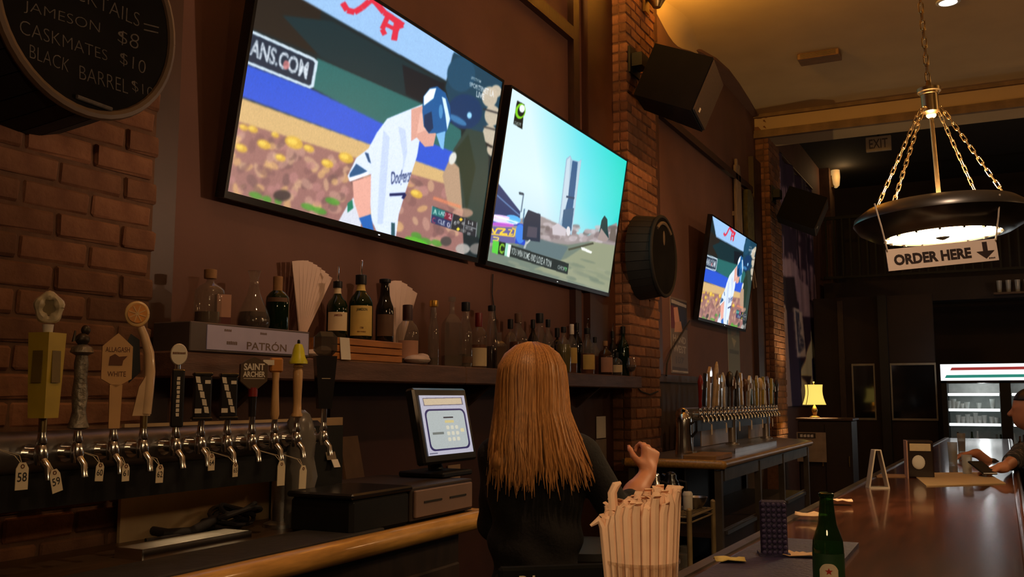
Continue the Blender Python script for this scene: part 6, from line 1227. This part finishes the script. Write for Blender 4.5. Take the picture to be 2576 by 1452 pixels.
# hair: a shell that falls from the crown to below the shoulders plus separate locks
F=Field((-.24,-.26,1.12),(.28,.16,1.68),.007)
F.ell((0,.0,1.538),(.092,.104,.092),.02).ell((0,-.036,1.44),(.086,.060,.13),.03).cone((-.042,-.05,1.42),(-.085,-.088,1.29),.045,.034,.03).cone((.042,-.05,1.42),(.088,-.088,1.30),.045,.034,.03).cone((0,-.055,1.42),(.0,-.104,1.27),.050,.030,.03)
F.cut(lambda x,y,z:np.maximum(1.25+.012*np.sin(x*70)-z,np.where((z<1.55),y-.055-.0*(z-1.45),-1.)))
F.disp(lambda x,y,z:.0022*np.sin(np.arctan2(x,-y-.02)*46+z*6)+.0016*np.sin(np.arctan2(x,-y)*83+1)); hr=F.build('hair',m_hair,pw,0)
r_=np.random.default_rng(4)
b=MB()
for i in range(430):
    a=r_.uniform(-2.15,2.15); w=r_.uniform(.97,1.05); pts=[]
    for th in (8,28,50,72,92): t_=R(th); pts.append((.101*w*math.sin(t_)*math.sin(a+.05*math.sin(i)),-.004-.114*w*math.sin(t_)*math.cos(a),1.540+.101*w*math.cos(t_)))
    sp=(.158 if a>0 else .128)*r_.uniform(.85,1.06); zl=1.232+.012*abs(a)+r_.normal(0,.022); e=np.array([sp*math.sin(a)+.02*(a>0)*math.sin(a),-.048-.096*math.cos(a)*w,zl])
    m2=np.array([.108*w*math.sin(a),-.022-.100*math.cos(a)*w,1.44]); m3=m2*.5+e*.5+np.array([r_.normal(0,.003),-.008,.0]); m4=m2*.2+e*.8+np.array([r_.normal(0,.005),-.004+r_.normal(0,.003),0])
    b.tube(pts+[m2,m3,m4,e],[.0012,.0022,.0030,.0034,.0036,.0038,.0034,.0026,.0006],5)
b.build('locks',m_hair,pw,True)
# ---- seated man at the right edge; local y forward is towards the bar (-X)
hd=atd(2582,1040,5.75); MP=(hd[0]+.08,hd[1],0); zh=hd[2]+.015
def man(F,g=0.):
    F.ell((0,-.02,zh-.66),(.175+g,.13+g,.14),.05).ell((0,.0,zh-.46),(.165+g,.115+g,.16),.06).ell((0,.03,zh-.32),(.185+g,.12+g,.12),.06).cone((-.16,.03,zh-.235),(.16,.03,zh-.235),.062+g,.062+g,.05)
lsM,leM,lhM=(-.19,.03,zh-.25),(-.21,.14,zh-.49),(-.10,.40,BZ+.055)
rsM,reM,rhM=(.19,.03,zh-.25),(.22,.16,zh-.46),(.10,.36,BZ+.05)
hw=atz(2500,1185,BZ+.03); Mloc=np.array([MP[0],MP[1]])
# rotate: local y -> world -X, local x -> world +Y
tohand=np.array([hw[1]-MP[1],-(hw[0]-MP[0])]); lhM=(tohand[0]+.0,tohand[1]-.05,BZ+.05); leM=(lsM[0]-.06,.12,BZ+.07)
F=Field((min(-.55,tohand[0]-.25),-.3,-.01),(.45,max(.75,tohand[1]+.2),zh+.16),.010); man(F); F.cone((0,.03,zh-.22),(0,.045,zh-.08),.058,.055,.03).ell((0,.06,zh+.01),(.076,.096,.115),.02).ell((0,.105,zh-.05),(.055,.05,.058),.02).cone((0,.155,zh+.0),(0,.172,zh-.022),.012,.015,.012).cone((-.022,.15,zh-.058),(.022,.15,zh-.058),.007,.007,.006)
for sx in (-1,1): F.ell((sx*.078,.055,zh-.005),(.012,.02,.033),.008).ell((sx*.030,.148,zh+.018),(.012,.008,.009),.006)
F.chain([lsM,leM],[.055,.046],.02).chain([leM,lhM],[.045,.027],.015); hand(F,lhM,(np.array([tohand[0],tohand[1],BZ+.03])-np.array(lhM))*1.+np.array([.02,.04,0]),(0,0,-1),1.05,.6,1)
F.chain([rsM,reM,rhM],[.055,.046,.028],.02); hand(F,rhM,(-.3,.9,-.1),(0,0,-1),1.05,.5,-1)
for sx in (-1,1): F.chain([(sx*.10,0,zh-.70),(sx*.13,.40,zh-.70),(sx*.12,.36,.35)],[.10,.072,.048],.03).ell((sx*.12,.42,.315),(.048,.13,.04),.02)
pm=F.build('person',m_skin,None,2); pm.location=MP; pm.rotation_euler=(0,0,R(90)); tag(pm,'seated man in a patterned shirt leaning on the bar at right','person')
m_plaid=bpy.data.materials.new('grey patterned shirt'); m_plaid.use_nodes=True; nt=m_plaid.node_tree; N=nt.nodes; L=nt.links; tc=N.new('ShaderNodeTexCoord'); vo=N.new('ShaderNodeTexVoronoi'); vo.inputs['Scale'].default_value=38; cr=N.new('ShaderNodeValToRGB'); cr.color_ramp.elements[0].color=(.16,.14,.14,1); cr.color_ramp.elements[1].color=(.02,.02,.025,1); cr.color_ramp.elements[0].position=.25; cr.color_ramp.elements[1].position=.5; L.new(tc.outputs['Object'],vo.inputs['Vector']); L.new(vo.outputs['Distance'],cr.inputs[0]); L.new(cr.outputs[0],N['Principled BSDF'].inputs['Base Color']); N['Principled BSDF'].inputs['Roughness'].default_value=.9
F=Field((min(-.55,tohand[0]-.25),-.3,zh-.85),(.45,max(.6,tohand[1]+.1),zh-.08),.011); man(F,.018); lm=np.array(leM)*.35+np.array(lhM)*.65; F.chain([lsM,leM],[.072,.062],.02).chain([leM,lm],[.062,.046],.015).chain([rsM,reM],[.072,.062],.02).chain([reM,np.array(reM)*.4+np.array(rhM)*.6],[.062,.048],.02).cone((0,.03,zh-.22),(0,.04,zh-.14),.075,.068,.03); F.cut(lambda x,y,z:np.maximum(zh-.72-z,z-zh+.125-.2*(.03-y))); F.build('shirt',m_plaid,pm,1)
F=Field((-.25,-.2,.38),(.25,.6,zh-.55),.012); F.ell((0,-.02,zh-.68),(.185,.14,.11),.05)
for sx in (-1,1): F.chain([(sx*.10,0,zh-.70),(sx*.13,.40,zh-.70),(sx*.12,.36,.40)],[.112,.085,.062],.03)
F.build('trousers',m_jean,pm,1)
for sx in (-1,1): F=Field((sx*.12-.08,.26,.26),(sx*.12+.08,.60,.42),.009); F.ell((sx*.12,.42,.315),(.054,.14,.046),.02).cone((sx*.12,.36,.31),(sx*.12,.36,.36),.056,.054,.02); F.build('shoe',m_shoe,pm,1)
F=Field((-.12,-.08,zh-.12),(.12,.20,zh+.17),.008); F.ell((0,.045,zh+.045),(.088,.104,.095),.02).ell((0,.0,zh-.02),(.078,.06,.08),.02); F.cut(lambda x,y,z:np.where(y>.07,(zh+.062)-z,-1.)); F.build('hair',m_hair2,pm,1)
t=thing('bar_stool','dark bar stool under the seated man','stool',(MP[0],MP[1],0)); b=MB(); zs=zh-.80; b.lathe([(0,zs-.05),(.17,zs-.05),(.18,zs-.02),(.17,zs),(0,zs+.004)],24); b.build('seat',black_pl,t,True)
for k in range(4): a=R(45+90*k); b=MB(); b.cyl((.13*math.cos(a),.13*math.sin(a),zs-.05),(.21*math.cos(a),.21*math.sin(a),0),.017,n=8); b.build('leg',wood_dark,t,True)
n=24; b=MB(); b.tube([(.18*math.cos(2*PI*k/n),.18*math.sin(2*PI*k/n),.27) for k in range(n+1)],.010,7,False); b.build('foot_ring',steel,t,True)
# phone in his hand
p=hw; b=MB(); b.box((0,0,0),(.075,.15,.010),rotm(R(20),0,R(30)),ch=.003); o=b.build('mobile_phone',black_gl,loc=(hw[0]-.05,hw[1]-.02,BZ+.045)); tag(o,'dark phone held by the seated man over the bar','phone')
# ================================================================ ROOM LIGHTS
WARM=(1,.60,.30); AMB=(1,.46,.13)
def track(x,y,label,tgt,power,color,size=80,rad=.06):
    t=thing('track_spot',label,'spotlight',(x,y,CZ)); b=MB(); b.cyl((0,0,0),(0,0,-.12),.012,n=8); b.build('stem',black_pl,t); d=Vector(tgt)-Vector((x,y,CZ-.18)); d.normalize(); q=np.array(d.to_track_quat('-Z','Y').to_matrix()); b=MB(); b.lathe([(.035,.10),(.055,.09),(.06,-.08),(.055,-.08),(.05,.06),(0,.06)],16,(0,0,-.18),q); b.build('head',black_pl,t,True); spot('track_beam',Vector((x,y,CZ-.18))+d*.10,tgt,power,color,R(size),.8,rad)
track(.55,1.6,'black ceiling spotlight over the seats, aimed at the bartender',(-1.2,2.7,1.4),SPOT_A,WARM,50)
track(1.0,5.6,'black ceiling spotlight aimed at the middle brick pillar',(-2.3,6.85,3.0),SPOT_B*2.3,AMB,34)
track(.35,1.9,'unseen ceiling spotlight added to brighten the ORDER HERE sign',(lp[0]-.02,3.45,1.98),260,(1,.72,.5),15,.03)  # extra unseen spot added to brighten the face of the hanging sign
track(.9,8.6,'black ceiling spotlight aimed at the far taps',(-2.3,9.2,1.6),SPOT_B*.8,WARM,75)
for y,l in ((2.6,'amber wall uplight over the large left television'),(5.3,'amber wall uplight over the middle television')):
    t=thing('wall_uplight',l,'wall light',(WX+.02,y,4.25)); b=MB(); b.lathe([(.03,-.06),(.09,.02),(.11,.09),(.10,.09),(.08,.03),(0,-.05)],18,(.11,0,0)); b.build('cup',brass,t,True); b=MB(); b.box((.015,0,-.02),(.03,.1,.14)); b.build('plate',brass,t); point('uplight_bulb',(WX+.13,y,4.36),UP_E*(.6 if y>5 else .4),(1,.50,.10),.05)
t=thing('wall_uplight','amber wall uplight at the top of the middle brick pillar','wall light',(PX,6.9,4.56)); b=MB(); b.lathe([(.03,-.06),(.08,.02),(.09,.06),(.08,.06),(.06,.02),(0,-.05)],18,(.10,0,0)); b.build('cup',brass,t,True); b=MB(); b.box((.012,0,-.02),(.024,.1,.14)); b.build('plate',brass,t); spot('uplight_beam',(PX+.12,6.9,4.63),(PX+.9,7.8,5.2),UP_E*1.9,(1,.50,.07),R(170),.6,.05)
# unseen globe lights added over the seating side to fill the room
for (x,y,z,l) in ((2.4,.2,3.1,'unseen fill globe added over the near seats'),(2.4,4.4,3.1,'unseen fill globe added over the middle seats'),(2.4,8.6,3.1,'unseen fill globe added over the far seats'),(2.2,13.4,3.4,'unseen fill globe added in the back area')):
    t=thing('fill_globe',l,'pendant lamp',(x,y,z),0,'unseen fill globes added over the seats'); b=MB(); b.sphere((0,0,0),.13,20,12); b.build('globe',emitmat('fill globe glass',(1,.58,.27),FILL_E*(.4 if y>12 else 1.) if False else FILL_E),t,True); b=MB(); b.cyl((0,0,.12),(0,0,(CZ if y<11 else 5.3)-z),.008,n=8); b.build('stem',black_pl,t); b=MB(); b.lathe([(.05,.10),(.055,.13),(.02,.16),(0,.161)],14); b.build('collar',brass,t,True)
